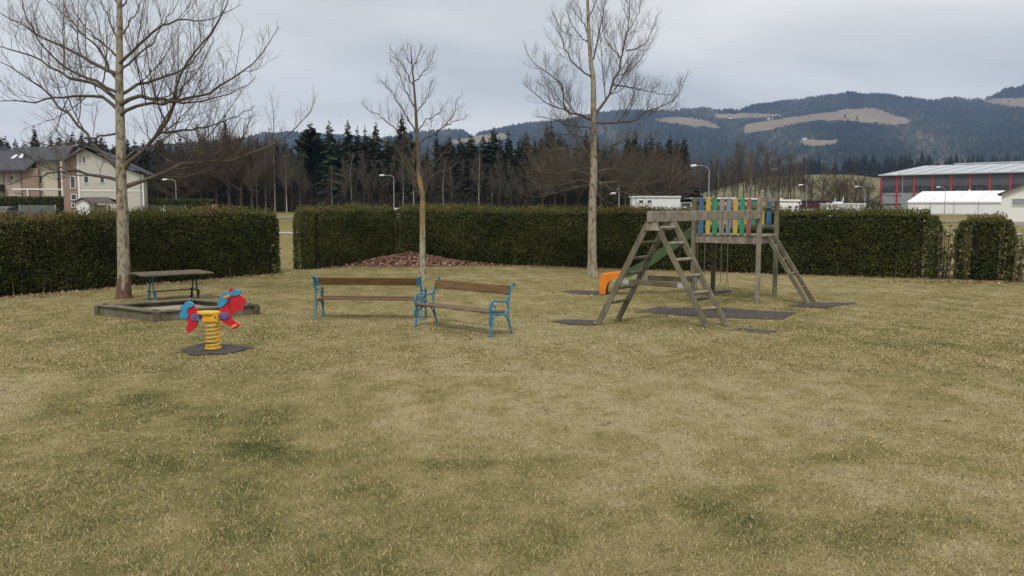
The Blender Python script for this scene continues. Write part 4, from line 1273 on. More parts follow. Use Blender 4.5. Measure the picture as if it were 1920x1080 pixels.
mb = MB(tc_)
nb = 11
for k in range(nb):
    u0 = (k + 0.03) / nb; u1 = (k + 0.97) / nb
    a = P1.lerp(P4, u0); b = P1.lerp(P4, u1)
    ab = P2 - P1
    ex = e2 * 0.06
    mb.prism([up_(a - ex, FLZ - 0.035), up_(b - ex, FLZ - 0.035), up_(b + ab + ex, FLZ - 0.035), up_(a + ab + ex, FLZ - 0.035)], (0, 0, 0.035))
mb.build('platform', M['timber_grey'], tower)
def side(A, B, off, name='side_board', z0=1.45, z1=1.61, m_='timber_grey'):
    mb = MB(tc_); zc = (z0 + z1) / 2
    d = (B - A).normalized()
    mb.beam(up_(A + off + d * 0.055, zc), up_(B + off - d * 0.055, zc), 0.04, z1 - z0)
    sbd = mb.build(name, M[m_], tower, bevel=0.006)
    return sbd
sb1 = side(P1, P2, Vector())
for A, dd in ((P1, e2), (P2, -e2)):
    for zz in (1.49, 1.57):
        mb = MB(tc_)
        q = up_(A + dd * 0.10, zz) - e1 * 0.019
        mb.cyl(q, q - e1 * 0.012, 0.015, 8)
        mb.build('bolt', M['steel'], sb1)
side(P3, P4, Vector()); side(P1, P4, Vector()); side(P2, P3, Vector())
for A, B in ((P1, P2), (P4, P3)):
    d = (B - A).normalized(); inw = e1 if A is P1 else -e1
    for zz in (1.86, 2.36):
        mb = MB(tc_); mb.beam(up_(A + inw * 0.03 + d * 0.053, zz), up_(B + inw * 0.03 - d * 0.053, zz), 0.04, 0.075)
        mb.build('rail', M['timber'], tower)
mb = MB(tc_); mb.beam(up_(P1 + e1 * 0.053, 2.55), up_(P4 - e1 * 0.053, 2.55), 0.04, 0.09); mb.build('rail', M['timber_grey'], tower)
mb = MB(tc_); mb.beam(up_(P2 + e1 * 0.053, 2.55), up_(P3 - e1 * 0.053, 2.55), 0.04, 0.09); mb.build('rail', M['timber'], tower)
def picket(A, B, px, col, z0, z1, inw, w_=0.115):
    p = seg_px(A, B, px) - inw * 0.005
    d = (B - A).normalized() * (w_ / 2)
    nrm_ = inw * 0.022
    pts = [up_(p - d, z0), up_(p + d, z0), up_(p + d, z1 - 0.035), up_(p + d * 0.75, z1 - 0.01), up_(p + d * 0.3, z1), up_(p - d * 0.3, z1), up_(p - d * 0.75, z1 - 0.01), up_(p - d, z1 - 0.035)]
    mb = MB(tc_); mb.prism([q - nrm_ for q in pts], inw * 0.022)
    name_ = {'p_yellow': 'yellow picket', 'p_green': 'green picket', 'p_blue': 'blue picket', 'p_red': 'grey picket with red paint rests', 'p_grey': 'grey blue worn picket', 'p_tan': 'tan picket', 'p_rosy': 'worn rosy picket'}[col]
    mb.build('picket', M[col], tower, bevel=0.003, label=name_)
for px, col in ((1315.5, 'p_blue'), (1328.5, 'p_yellow'), (1341.5, 'p_green'), (1354.3, 'p_red'), (1366.8, 'p_grey'), (1379.8, 'p_yellow'), (1392.6, 'p_green'), (1405.3, 'p_rosy')):
    picket(P1, P2, px, col, FLZ + 0.01, 2.585 + 0.02 * sin(px), e1)
for px, col in ((1336, 'p_tan'), (1346.5, 'p_red'), (1359.5, 'p_tan'), (1372.5, 'p_rosy'), (1386, 'p_grey'), (1399.5, 'p_tan'), (1413, 'p_green'), (1429, 'p_yellow'), (1442, 'p_blue')):
    try: picket(P4, P3, px, col, FLZ + 0.12, 2.50, -e1, 0.125)
    except Exception: pass
# ladder on the right side
f1, f2 = G(1515, 571), G(1526, 567)
t1_, t2_ = up_(seg_px(P1, P4, 1434.5), FLZ), up_(seg_px(P1, P4, 1450), FLZ)
t2_ = t1_ + (f2 - f1).normalized() * (f2 - f1).length
t2_.z = FLZ
lad = MB(tc_)
ladder = None
for a, b in ((t1_, f1), (t2_, f2)):
    mb = MB(tc_); mb.beam(up_(a - e2 * 0.07, FLZ - 0.02), up_(b, 0.0), 0.05, 0.11)
    if ladder is None: ladder = mb.build('ladder', M['timber'], tower, bevel=0.01, label='timber ladder leading up to the platform')
    else: mb.build('stile', M['timber'], ladder, bevel=0.01)
for u in (0.16, 0.36, 0.565, 0.77):
    mb = MB(tc_); mb.cyl(up_(t1_, FLZ).lerp(f1, u), up_(t2_, FLZ).lerp(f2, u), 0.021, 10)
    mb.build('rung', M['timber_grey'], ladder)
# slide
S0 = (P2 + P3) / 2 + e2 * 0.03
E0 = (G(1133, 552) + G(1120.4, 548.8)) / 2
dS = (E0 - S0); dS.z = 0; LS = dS.length; dS.normalize(); nS = Vector((-dS.y, dS.x, 0))
top = [(0.0, 2.02), (0.05, 2.0), (0.10, 1.86), (0.2, 1.66), (0.39, 1.28), (0.6, 0.86), (0.74, 0.655), (0.82, 0.60), (1.0, 0.535)]
flo = [(0.0, 1.665), (0.05, 1.66), (0.12, 1.58), (0.2, 1.40), (0.39, 1.03), (0.6, 0.63), (0.72, 0.50), (0.76, 0.50), (0.82, 0.47), (1.0, 0.42)]
def slide_part(u0, u1, n, name, m_, parent, label=None):
    us = np.linspace(u0, u1, n)
    W2 = 0.25; thk = 0.03
    V = []
    for u in us:
        zt_ = np.interp(u, *np.array(top).T); zf = np.interp(u, *np.array(flo).T)
        c_ = S0 + dS * (LS * u)
        prof = [(-W2 - thk, zf - 0.03), (-W2 - thk, zt_), (-W2 - 0.004, zt_ + 0.004), (-W2, zt_ - 0.02), (-W2 + 0.02, zf + 0.05), (-W2 + 0.09, zf), (W2 - 0.09, zf), (W2 - 0.02, zf + 0.05), (W2, zt_ - 0.02), (W2 + 0.004, zt_ + 0.004), (W2 + thk, zt_), (W2 + thk, zf - 0.03)]
        V += [up_(c_ + nS * a, b) for a, b in prof]
    k = 12
    fs = []
    for i in range(n - 1):
        for j in range(k):
            j2 = (j + 1) % k
            fs.append((i * k + j, i * k + j2, (i + 1) * k + j2, (i + 1) * k + j))
    fs.append(tuple(range(k - 1, -1, -1))); fs.append(tuple((n - 1) * k + j for j in range(k)))
    mb = MB(tc_); mb.add(V, fs)
    return mb.build(name, m_, parent, smooth_=True, label=label)
slide = slide_part(0.0, 0.745, 26, 'slide', M['green_slide'], tower, 'green plastic slide')
send = slide_part(0.748, 1.0, 10, 'slide_end', M['orange_slide'], slide, 'orange plastic run-out of the slide')
# the arched cheeks that carry the run-out
for s in (-1, 1):
    arc = []
    cu = 0.80
    pts = [(1.0, 0.0), (1.0, 0.395), (0.9, 0.42), (0.82, 0.45), (0.76, 0.475)]
    inner_ = [(0.76, 0.455), (0.81, 0.447), (0.86, 0.425), (0.90, 0.37), (0.926, 0.27), (0.938, 0.14), (0.94, 0.0)]
    poly = [up_(S0 + dS * (LS * u) + nS * (s * 0.282 - (0.03 if s > 0 else 0)), z) for u, z in pts + inner_]
    mb = MB(tc_); mb.prism(poly, nS * 0.03)
    mb.build('side_cheek', M['orange_slide'], slide)
mb = MB(tc_)
pe = S0 + dS * (LS * 0.985)
mb.prism([up_(pe - nS * 0.25, 0.0), up_(pe + nS * 0.25, 0.0), up_(pe + nS * 0.25, 0.36), up_(pe - nS * 0.25, 0.36)], dS * 0.03)
mb.build('end_panel', M['orange_slide'], slide)
# swing beam with the A-shaped climbing ladders
NL, NR, FL_, FR_ = G(1120, 608.5), G(1327.5, 614.5), G(1157, 600.5), G(1362.5, 611.5)
ZB0, ZB1 = 2.07, 2.285
mN = (NL + NR) / 2; mF = (FL_ + FR_) / 2
bd = (P1 - mN); bd.z = 0; bd.normalize(); bn = Vector((-bd.y, bd.x, 0))
B0 = seg_px(mN - bd * 1.0, P1, 1217); B1 = P1 + bd * 0.10
mb = MB(tc_); mb.beam(up_(B0, (ZB0 + ZB1) / 2), up_(B1, (ZB0 + ZB1) / 2), 0.10, ZB1 - ZB0)
beam_o = mb.build('swing_beam', M['timber_grey'], tower, bevel=0.012)
apN = seg_px(B0, B1, 1222.5); apF = seg_px(B0, B1, 1257.5)
def leg(ap, foot, nm='leg'):
    d = Vector((foot.x - ap.x, foot.y - ap.y, 0)).normalized()
    a = up_(ap + d * 0.07, ZB0 - 0.01); b = up_(foot, -0.02)
    mb = MB(tc_); mb.beam(a, b, 0.095, 0.115, up=d)
    mb.build(nm, M['timber'], tower, bevel=0.014)
    return a, up_(foot, 0)
lNL = leg(apN, NL); lNR = leg(apN, NR); lFL = leg(apF, FL_); lFR = leg(apF, FR_)
def on(l, u): return l[0].lerp(l[1], u)
for u in (0.195, 0.345, 0.495, 0.64, 0.785):
    mb = MB(tc_); mb.cyl(on(lNL, u), on(lFL, u), 0.033, 10); mb.build('rung', M['timber'], tower, smooth_=True)
for u in (0.05, 0.20, 0.355, 0.51, 0.67, 0.825):
    mb = MB(tc_); mb.cyl(on(lNR, u), on(lFR, u), 0.033, 10); mb.build('rung', M['timber_grey'], tower, smooth_=True)
for (la, lb, ua, ub) in ((lNL, lNR, 0.565, 0.60), (lFL, lFR, 0.555, 0.565)):
    a, b = on(la, ua), on(lb, ub)
    mb = MB(tc_); mb.beam(a, b, 0.05, 0.105)
    br = mb.build('cross_board', M['timber_dark'], tower, bevel=0.008)
    dd = (b - a).normalized(); sd_ = dd.cross(UP).normalized()
    for q in (a + dd * 0.12, b - dd * 0.12):
        for s in (-1, 1):
            mb = MB(tc_)
            mb.beam(q - dd * 0.07 + sd_ * s * 0.029, q + dd * 0.07 + sd_ * s * 0.029, 0.006, 0.09)
            mb.build('steel_plate', M['steel'], br)
for ap, foots in ((apN, (NL, NR)), (apF, (FL_, FR_))):
    d = (foots[1] - foots[0]); d.z = 0; d.normalize()
    n_ = Vector((d.y, -d.x, 0))
    mb = MB(tc_)
    for s in (-1, 1):
        o = n_ * (s * 0.062)
        mb.prism([up_(ap - d * 0.09 + o, ZB0 - 0.005), up_(ap + d * 0.09 + o, ZB0 - 0.005), up_(ap + d * 0.16 + o, ZB0 - 0.16), up_(ap - d * 0.16 + o, ZB0 - 0.16)], n_ * 0.004)
    mb.build('apex_plate', M['timber_grey'], tower)
for fpt in (NL, NR, FL_, FR_):
    mb = MB(tc_)
    mb.cyl(up_(fpt, 0.05) + Vector((-0.05, -0.06, 0)), up_(fpt, 0.05) + Vector((-0.05, -0.09, 0)), 0.016, 8)
    mb.build('bolt', M['steel'], tower)
# swings hang from the beam
for k, (pa, pb, zs, lab) in enumerate(((1354.6, 1366.5, 0.43, 'flat black swing seat on two chains, nearer to the tower ladder'),
                                       (1309.5, 1323.5, 0.36, 'flat black swing seat partly hidden behind the right ladder leg'))):
    a = seg_px(B0, B1, pa); b = seg_px(B0, B1, pb)
    c = (a + b) / 2
    sw = thing('swing', lab, 'swing', (c.x, c.y, 0), 0, 'swings hanging from the beam')
    org = Vector((c.x, c.y, 0))
    mb = MB(org); mb.beam(up_(a - bd * 0.09, zs), up_(b + bd * 0.09, zs), 0.18, 0.03); mb.build('seat', M['tyre'], sw, bevel=0.012)
    for q in (a, b):
        mb = MB(org)
        n = 60
        for i in range(n):
            z0_ = zs + 0.28 + (ZB0 - zs - 0.28) * i / n; z1_ = zs + 0.28 + (ZB0 - zs - 0.28) * (i + 1) / n
            o = bn * (0.004 if i % 2 else -0.004)
            mb.beam(up_(q + o, z0_ - 0.004), up_(q + o, z1_ + 0.004), 0.014 if i % 2 else 0.007, 0.007 if i % 2 else 0.014, up=bd)
        for s in (-1, 1):
            mb.tube([up_(q, zs + 0.285), up_(q + bn * s * 0.085, zs + 0.01)], 0.006, 6)
        mb.build('chain', M['chain'], sw)

# ------------------------------------------------------------------ the house on the left
HYd = 126.0
hz0 = gz(P(150, 400, HYd).x, HYd) - 0.3
house = thing('house', 'two-storey cream and terracotta house with dark tiled roof behind the left hedge', 'house', (P(150, 400, HYd).x, HYd, hz0))
ho = Vector(house.location)
house.rotation_euler.z = radians(14); house.scale = (0.99, 1, 1)
def hx(px, Y=HYd): return P(px, HY, Y).x
def hzz(py, Y=HYd): return P(960, py, Y).z
def wall_poly(pts, Y, depth, name, m_, parent=house, org=ho, label=None):
    mb = MB(org); mb.prism([(hx(px, Y), Y, hzz(py, Y) if py is not None else hz0) for px, py in pts][::-1], (0, depth, 0))
    return mb.build(name, m_, parent, label=label)
# gable part: terracotta strip and cream part
wall_poly([(121, None), (150, None), (150, 281), (121, 302)], HYd, 4, 'wall', M['terracotta'], label='terracotta wall strip')
wg = wall_poly([(150, None), (262, None), (262, 327), (236, 318), (158, 277), (150, 281)], HYd + 0.02, 4, 'wall', M['greywall'], label='pale cream gable wall')
mb = MB(ho)
mb.box(hx(148), hx(151.5), HYd - 0.08, HYd + 0.01, hz0, hzz(283)); mb.box(hx(261), hx(263.5), HYd - 0.08, HYd + 0.01, hz0, hzz(326))
mb.box(hx(151.5), hx(261), HYd - 0.05, HYd + 0.015, hzz(358.8), hzz(356.6))
mb.box(hx(119.5), hx(122), HYd - 0.06, HYd - 0.001, hz0, hzz(303))
mb.build('trim', M['white_paint'], house)
# left wing
YL = HYd + 2.2
wall_poly([(86, None), (121, None), (121, 299), (86, 299)], YL, 9, 'wall', M['cream'], label='cream wall of the middle bay')
wall_poly([(58, None), (86, None), (86, 316), (58, 316)], YL - 0.8, 8, 'wall', M['terracotta'], label='terracotta patch wall')
wall_poly([(30, None), (58, None), (58, 316), (30, 316)], YL - 0.4, 8, 'wall', M['pinkwall'], label='pink beige wall')
wall_poly([(-50, None), (30, None), (30, 318), (-50, 318)], YL, 8, 'wall', M['cream'], label='cream wall of the left wing')
mb = MB(ho)
mb.box(hx(30), hx(86), YL - 0.9, YL - 0.85, hzz(356.2), hzz(353.4)); mb.box(hx(86.2), hx(119), YL - 0.06, YL + 0.01, hzz(356.2), hzz(353.4))
mb.box(hx(56), hx(58), YL - 0.95, YL - 0.81, hz0, hzz(353))
mb.build('trim', M['white_paint'], house)
mb = MB(ho)
def quad_roof(a, b, c_, d_, th=0.28):
    mb.prism([a, b, c_, d_], (0, 0, -th))
def pt(px, py, Y): return P(px, py, Y)
# big gable roof: ridge runs back from the apex
Yf, Yb = HYd - 0.9, HYd + 6.5
apx = pt(157, 271.5, Yf); apb = Vector((apx.x, Yb, apx.z))
rr = pt(268, 324, Yf); rb = Vector((rr.x, Yb, rr.z))
ll = pt(117, 300, Yf); lb_ = Vector((ll.x, Yb, ll.z))
quad_roof(apx, rr, rb, apb); quad_roof(ll, apx, apb, lb_)
# left wing roof: ridge parallel to the road
e0 = pt(79, 300.5, YL - 1.0); e1_ = pt(128, 299, YL - 1.0); r0_ = pt(62, 279, YL + 5); r1_ = pt(163, 273.0, YL + 5)
quad_roof(e0, e1_, r1_, r0_)
f0_ = pt(-70, 321, YL - 1.6); f1_ = pt(58, 318.5, YL - 1.6); g0_ = pt(5, 289, YL + 4); g1_ = pt(75, 279, YL + 4.8)
quad_roof(f0_, f1_, g1_, g0_)
h0_ = Vector((f0_.x - 2, YL + 12, f0_.z)); quad_roof(f0_, g0_, Vector((g0_.x, YL + 7, g0_.z)), h0_)
quad_roof(f1_, e0 + Vector((0.0, 0, 0.05)), pt(80, 283, YL + 4.6), g1_)
roof = mb.build('roof', M['roof_tile'], house)
mb = MB(ho); mb.box(hx(46, YL + 5), hx(58, YL + 5), YL + 4.2, YL + 5.2, hzz(290, YL + 5), hzz(277, YL + 5)); mb.build('chimney', M['roof_tile'], roof)
for (xa, ya, xb, yb) in ((58, 298.5, 66, 289), (44, 299.5, 52, 293)):
    mb = MB(ho)
    Ya, Yb2 = YL + 1.0, YL + 2.2
    # a pane lying on the left wing roof plane
    def onroof(px, py):
        n_ = (f1_ - f0_).cross(g1_ - f0_)
        o_ = Vector((0, 0, HC)); r_ = Vector(ray(px, py))
        k_ = (f0_ - o_).dot(n_) / r_.dot(n_)
        return o_ + r_ * k_
    q = [onroof(xa, ya), onroof(xa + 6, ya), onroof(xb + 9, yb), onroof(xb + 3, yb)]
    mb.prism([v + Vector((0, -0.02, 0.05)) for v in q], (0, 0, 0.05)); mb.build('skylight', M['skylight'], roof)
# rear wing at the right with hipped roof
Yr = HYd + 8
mb = MB(ho)
A_ = pt(190, 288, Yr + 4); B_ = pt(243, 287.5, Yr + 4); Cc = pt(277, 320, Yr); D_ = pt(190, 320, Yr); E_ = Vector((Cc.x, Yr + 8, Cc.z)); F_ = Vector((D_.x, Yr + 8, D_.z))
mb.add([A_, B_, Cc, D_, E_, F_], [(3, 2, 1, 0), (2, 4, 1), (4, 5, 0, 1), (2, 3, 5, 4)])
mb.build('roof', M['roof_tile'], house)
mb = MB(ho); mb.box(hx(200, Yr), hx(244, Yr), Yr + 0.5, Yr + 4, hz0, hzz(320.5, Yr)); mb.build('wall', M['greywall'], house)
def window(xa, ya, xb, yb, Y, parent=house, org=ho, fr=0.09):
    x0, x1 = hx(xa, Y), hx(xb, Y); z1, z0 = hzz(ya, Y), hzz(yb, Y)
    mb = MB(org)
    mb.box(x0 - fr, x1 + fr, Y - 0.07, Y - 0.002, z1, z1 + fr); mb.box(x0 - fr, x1 + fr, Y - 0.10, Y - 0.002, z0 - fr, z0)
    mb.box(x0 - fr, x0, Y - 0.07, Y - 0.002, z0, z1); mb.box(x1, x1 + fr, Y - 0.07, Y - 0.002, z0, z1)
    w_ = mb.build('window', M['white_paint'], parent)
    mb = MB(org); mb.box(x0, x1, Y - 0.03, Y - 0.001, z0, z1); mb.build('pane', M['glass'], w_)
for a in ((136, 331, 143, 352.5), (136, 365, 144, 374), (136.5, 381.5, 140.5, 388)): window(*a, HYd)
for a in ((159.5, 293, 163, 306), (159.5, 331, 166.5, 342.5), (187.5, 332, 194, 342)): window(*a, HYd + 0.02)
for a in ((90.5, 331, 94.5, 344),): window(*a, YL)
for a in ((41, 330.5, 46, 338), (38, 367, 52, 378)): window(*a, YL - 0.4)
for a in ((2, 372, 10, 382),): window(*a, YL)
mb = MB(ho); mb.box(hx(-60, YL), hx(33, YL), YL - 2.2, YL - 0.02, hzz(358, YL), hzz(347, YL)); mb.build('balcony', M['dark_wood'], house)
mb = MB(ho); mb.box(hx(25), hx(28), YL - 0.5, YL - 0.38, hzz(346), hzz(328)); mb.build('shutter', M['terracotta'], house)
mb = MB(ho); mb.box(hx(256.5, HYd - .2), hx(258, HYd - .2), HYd - 0.2, HYd - 0.09, hz0, hzz(325)); mb.build('downpipe', M['grey_metal'], house)

# porch shed in front of the house
YS = HYd - 5
so = Vector((hx(175, YS), YS, gz(hx(175, YS), YS)))
shed = thing('entrance_shed', 'small white shed with brown tiled porch roof before the house gable', 'shed', so)
sz0 = so.z - 0.2
mb = MB(so); mb.box(hx(143, YS), hx(167, YS), YS, YS + 2.5, sz0, hzz(379, YS)); mb.prism([(hx(143, YS), YS, hzz(379, YS)), (hx(167, YS), YS, hzz(379, YS)), (hx(155, YS), YS, hzz(373.5, YS))], (0, 2.5, 0))
mb.build('wall', M['white_paint'], shed)
mb = MB(so)
mb.prism([pt(136, 380.5, YS - 0.4), pt(153, 371.3, YS - 0.4), pt(153, 370.2, YS - 0.4), pt(135, 379, YS - 0.4)], (0, 3.2, 0))
mb.prism([pt(153, 371.3, YS - 0.4), pt(168, 380.5, YS - 0.4), pt(169, 379, YS - 0.4), pt(153, 370.2, YS - 0.4)], (0, 3.2, 0))
q0 = pt(167, 380, YS - 0.4); q1 = pt(216, 380, YS - 0.4); q2 = pt(200, 369.5, YS + 1.4); q3 = pt(155, 369.8, YS + 1.4)
mb.prism([q0, q1, q2, q3], (0, 0, -0.12)); mb.prism([q3, q2, Vector((q1.x, YS + 3.4, q1.z)), Vector((q0.x, YS + 3.4, q0.z))], (0, 0, -0.12))
mb.build('roof', M['brown_roof'], shed)
for px in (210.5, 199):
    mb = MB(so); mb.box(hx(px, YS) - 0.06, hx(px, YS) + 0.06, YS + 0.2, YS + 0.32, sz0, hzz(379.5, YS))
    mb.build('post', M['white_paint'], shed)
mb = MB(so); mb.box(hx(167.2, YS), hx(196, YS), YS + 1.6, YS + 1.75, sz0, hzz(384, YS)); mb.build('wall', M['pinkwall'], shed)
mb = MB(so); mb.box(hx(150.5, YS), hx(157, YS), YS - 0.05, YS - 0.002, sz0, hzz(387, YS)); mb.build('door', M['white_metal'], shed)

def wire_fence(label, px0, px1, pyt, pyb, Y, m_panel, step):
    x0, x1 = hx(px0, Y), hx(px1, Y); z1 = hzz(pyt, Y); z0 = gz((x0 + x1) / 2, Y) - 0.1
    o = Vector(((x0 + x1) / 2, Y, z0))
    t = thing('garden_fence', label, 'fence', o)
    n = max(2, int((x1 - x0) / step) + 1)
    mb = MB(o)
    for k in range(n - 1):
        a = x0 + (x1 - x0) * k / (n - 1); b = x0 + (x1 - x0) * (k + 1) / (n - 1)
        if m_panel is not None: mb.box(a + 0.06, b - 0.06, Y - 0.02, Y + 0.02, z0, z1 - 0.05)
        else:
            for zz in np.linspace(z0 + 0.1, z1 - 0.05, 6): mb.box(a + 0.04, b - 0.04, Y - 0.008, Y + 0.008, zz, zz + 0.02)
            for xx in np.arange(a + 0.2, b - 0.1, 0.25): mb.box(xx, xx + 0.012, Y + 0.009, Y + 0.02, z0, z1 - 0.05)
    mb.build('panel', m_panel or M['grey_metal'], t)
    for k in range(n):
        a = x0 + (x1 - x0) * k / (n - 1)
        mb = MB(o); mb.box(a - 0.045, a + 0.045, Y - 0.05, Y + 0.05, z0, z1 + 0.05); mb.build('post', M['concrete'], t)
wire_fence('grey panel fence with pale posts before the house hedge', 36, 104, 384, 402, HYd - 8, M['grey_panel'], 2.6)
wire_fence('wire mesh fence with pale posts right of the house', 268, 348, 385, 402, HYd - 1, None, 3.0)
def far_hedge(label, px0, px1, pyt, Y, th, seed, n):
    a = Vector((hx(px0, Y), Y, 0)); b = Vector((hx(px1, Y), Y, 0))
    rg = np.random.RandomState(seed)
    zb = gz((a.x + b.x) / 2, Y); h = hzz(pyt, Y) - zb
    o = Vector(((a.x + b.x) / 2, Y, zb))
    t = thing('garden_hedge', label, 'hedge', o)
    mb = MB(o); mb.box(a.x + 0.1, b.x - 0.1, Y + 0.1, Y + th - 0.1, zb - 0.2, zb + h - 0.1); mb.build('branches', M['hedge_core'], t)
    x = rg.uniform(a.x, b.x, n); f_ = rg.uniform(0, 1, n)
    topm = f_ > 0.72
    y = np.where(topm, Y + rg.uniform(0, th, n), Y + rg.normal(0, 0.05, n))
    z = zb + np.where(topm, h + rg.normal(0, 0.06, n), rg.uniform(0, 1, n) * h)
    nn = np.where(topm[:, None], np.array([[0, 0, 1.0]]), np.array([[0, -1.0, 0.2]]))
    V, Fq = leaf_cards(np.stack([x, y, z], -1), nn, 0.28, rg)
    np_mesh('foliage', V, Fq, M['hedge_leaf'], t, tint=np.repeat(np.clip(0.3 + rg.normal(0, 0.15, n), 0, 1), 4), origin=tuple(o))
far_hedge('dark garden hedge with wavy top before the house, left of the terracotta strip', -60, 111, 371, HYd - 7, 1.6, 91, 7000)
far_hedge('clipped garden hedge beyond the wire fence right of the house', 280, 394, 375.5, HYd + 4, 2.5, 92, 5000)

# ------------------------------------------------------------------ cars, cabins, caravan
def car(label, x, y, z, rz, m_):
    t = thing('parked_car', label, 'car', (x, y, z), rz)
    mb = MB()
    prof = [(-2.05, 0.35), (-2.1, 0.75), (-1.95, 0.95), (-1.7, 1.0), (-1.35, 1.42), (-0.3, 1.5), (0.35, 1.42), (1.0, 0.98), (1.75, 0.85), (2.05, 0.65), (2.08, 0.35), (1.7, 0.26), (-1.7, 0.26)]
    mb.prism([(a, -0.86, b) for a, b in prof], (0, 1.72, 0)); mb.build('body', m_, t, bevel=0.09)
    mb = MB(); mb.prism([(-1.28, -0.875, 1.03), (-1.1, -0.875, 1.36), (-0.3, -0.875, 1.43), (0.28, -0.875, 1.35), (0.8, -0.875, 1.02)], (0, 1.75, 0))
    mb.prism([(-1.74, -0.7, 1.03), (-1.74, 0.7, 1.03), (-1.42, 0.62, 1.38), (-1.42, -0.62, 1.38)], (-0.015, 0, 0.01)); mb.build('window', M['glass'], t)
    for a in (-1.3, 1.3):
        for s in (-1, 1):
            mb = MB(); mb.cyl((a, s * 0.7, 0.31), (a, s * 0.88, 0.31), 0.31, 16); mb.build('wheel', M['tyre'], t)
    for s in (-1, 1):
        mb = MB(); mb.box(-2.12, -2.07, s * 0.62 - 0.13, s * 0.62 + 0.13, 0.72, 0.9); mb.build('tail_light', M['red_steel'], t)
Yc = 104.0
xcar = hx(13, Yc)
car('dark grey car seen from behind above the left hedge, near the house', xcar, Yc, gz(xcar, Yc), radians(90), M['car_grey'])
xcar = hx(1164, 92)
car('white car roof just showing over the hedge left of the white cabin', xcar, 92, gz(xcar, 92) + 0.15, radians(175), M['car_white'])

def cabin(name, label, px0, px1, pyt, Y, depth, m_, roof_m, wins=(), roof_over=0.15, cat='cabin', extra=None, roofh=0.16):
    x0, x1 = hx(px0, Y), hx(px1, Y); z1 = hzz(pyt, Y); z0 = gz((x0 + x1) / 2, Y) - 0.1
    o = Vector(((x0 + x1) / 2, Y, z0))
    t = thing(name, label, cat, o)
    mb = MB(o); mb.box(x0, x1, Y, Y + depth, z0, z1 - roofh)
    # corrugated ribs, corner posts
    mb.build('wall', m_, t)
    mb = MB(o)
    for xx in (x0, x1): mb.box(xx - 0.07, xx + 0.07, Y - 0.05, Y + 0.09, z0, z1 - roofh)
    mb.box(x0 + 0.07, x1 - 0.07, Y - 0.045, Y - 0.004, z0, z0 + 0.35)
    mb.build('frame', M['white_metal'], t)
    mb = MB(o); mb.box(x0 - roof_over, x1 + roof_over, Y - roof_over, Y + depth + roof_over, z1 - roofh, z1); mb.build('roof', roof_m, t)
    for (a, b, c_, d_) in wins: window(a, b, c_, d_, Y, t, o, 0.06)
    if extra: extra(t, o, x0, x1, Y, z0, z1)
    return t
def site_extra(t, o, x0, x1, Y, z0, z1):
    mb = MB(o)
    mb.tube([(hx(1190, Y), Y - 0.08, hzz(372, Y)), (hx(1196, Y), Y - 0.08, hzz(382, Y))], 0.03, 6)
    mb.build('stay', M['grey_metal'], t)
    for px in np.linspace(1192, 1270, 7):
        mb = MB(o); mb.box(hx(px, Y) - 0.1, hx(px, Y) + 0.1, Y - 0.06, Y - 0.001, hzz(371.5, Y), hzz(370, Y)); mb.build('fitting', M['grey_metal'], t)
    mb = MB(o); mb.box(hx(1242, Y), hx(1254, Y), Y - 0.03, Y - 0.002, z0, hzz(388, Y)); mb.build('door', M['white_metal'], t)
cabin('site_cabin', 'white portable cabin with two small windows behind the hedge', 1187, 1274, 367.5, 100, 2.6, M['white_metal'], M['white_metal'], [(1198, 375.5, 1206, 381), (1213.5, 375.5, 1221.5, 381)], extra=site_extra)
def notice(t, o, x0, x1, Y, z0, z1):
    mb = MB(o); mb.box(hx(1281, Y), hx(1287, Y), Y - 0.03, Y - 0.002, hzz(390, Y), hzz(387.5, Y)); mb.build('notice', M['white_paint'], t)
cabin('dark_cabin', 'dark grey cabin with a white notice right of the white cabin', 1277, 1296, 379, 108, 2.4, M['hall_dark'], M['grey_metal'], extra=notice)
cabin('canopy_building', 'low dark building with thin white flat roof behind the picket tower', 1300, 1372, 370.5, 140, 8, M['dark_wood'], M['white_paint'], roof_over=0.6, cat='building', roofh=0.22)
cabin('canopy_building', 'grey flat-roofed kiosk with white roof edge between tower post and caravan', 1404, 1458, 371.5, 140, 8, M['grey_metal'], M['white_paint'], roof_over=0.6, cat='building', roofh=0.22)
cabin('canopy_building', 'flat white awning roof over a dark stall just above the caravan', 1464, 1490, 374, 150, 5, M['dark_wood'], M['white_paint'], roof_over=0.8, cat='building', roofh=0.35)
def sign_extra(t, o, x0, x1, Y, z0, z1):
    mb = MB(o); mb.box(hx(1495.5, Y), hx(1502.5, Y), Y - 0.08, Y - 0.002, hzz(383.5, Y), hzz(376.5, Y)); sg = mb.build('sign', M['white_paint'], t)
    c_ = Vector((hx(1499, Y), Y - 0.09, hzz(380, Y)))
    mb = MB(o); mb.prism([c_ + Vector((0.22 * cos(a), 0, 0.22 * sin(a))) for a in np.linspace(0, 2 * pi, 17)[:-1]], (0, 0.008, 0)); mb.build('emblem', M['dark_wood'], sg)
cabin('boarded_shed', 'long low maroon shed with a small white square sign', 1492, 1551, 376.5, 160, 6, M['maroon'], M['maroon'], cat='shed', extra=sign_extra)
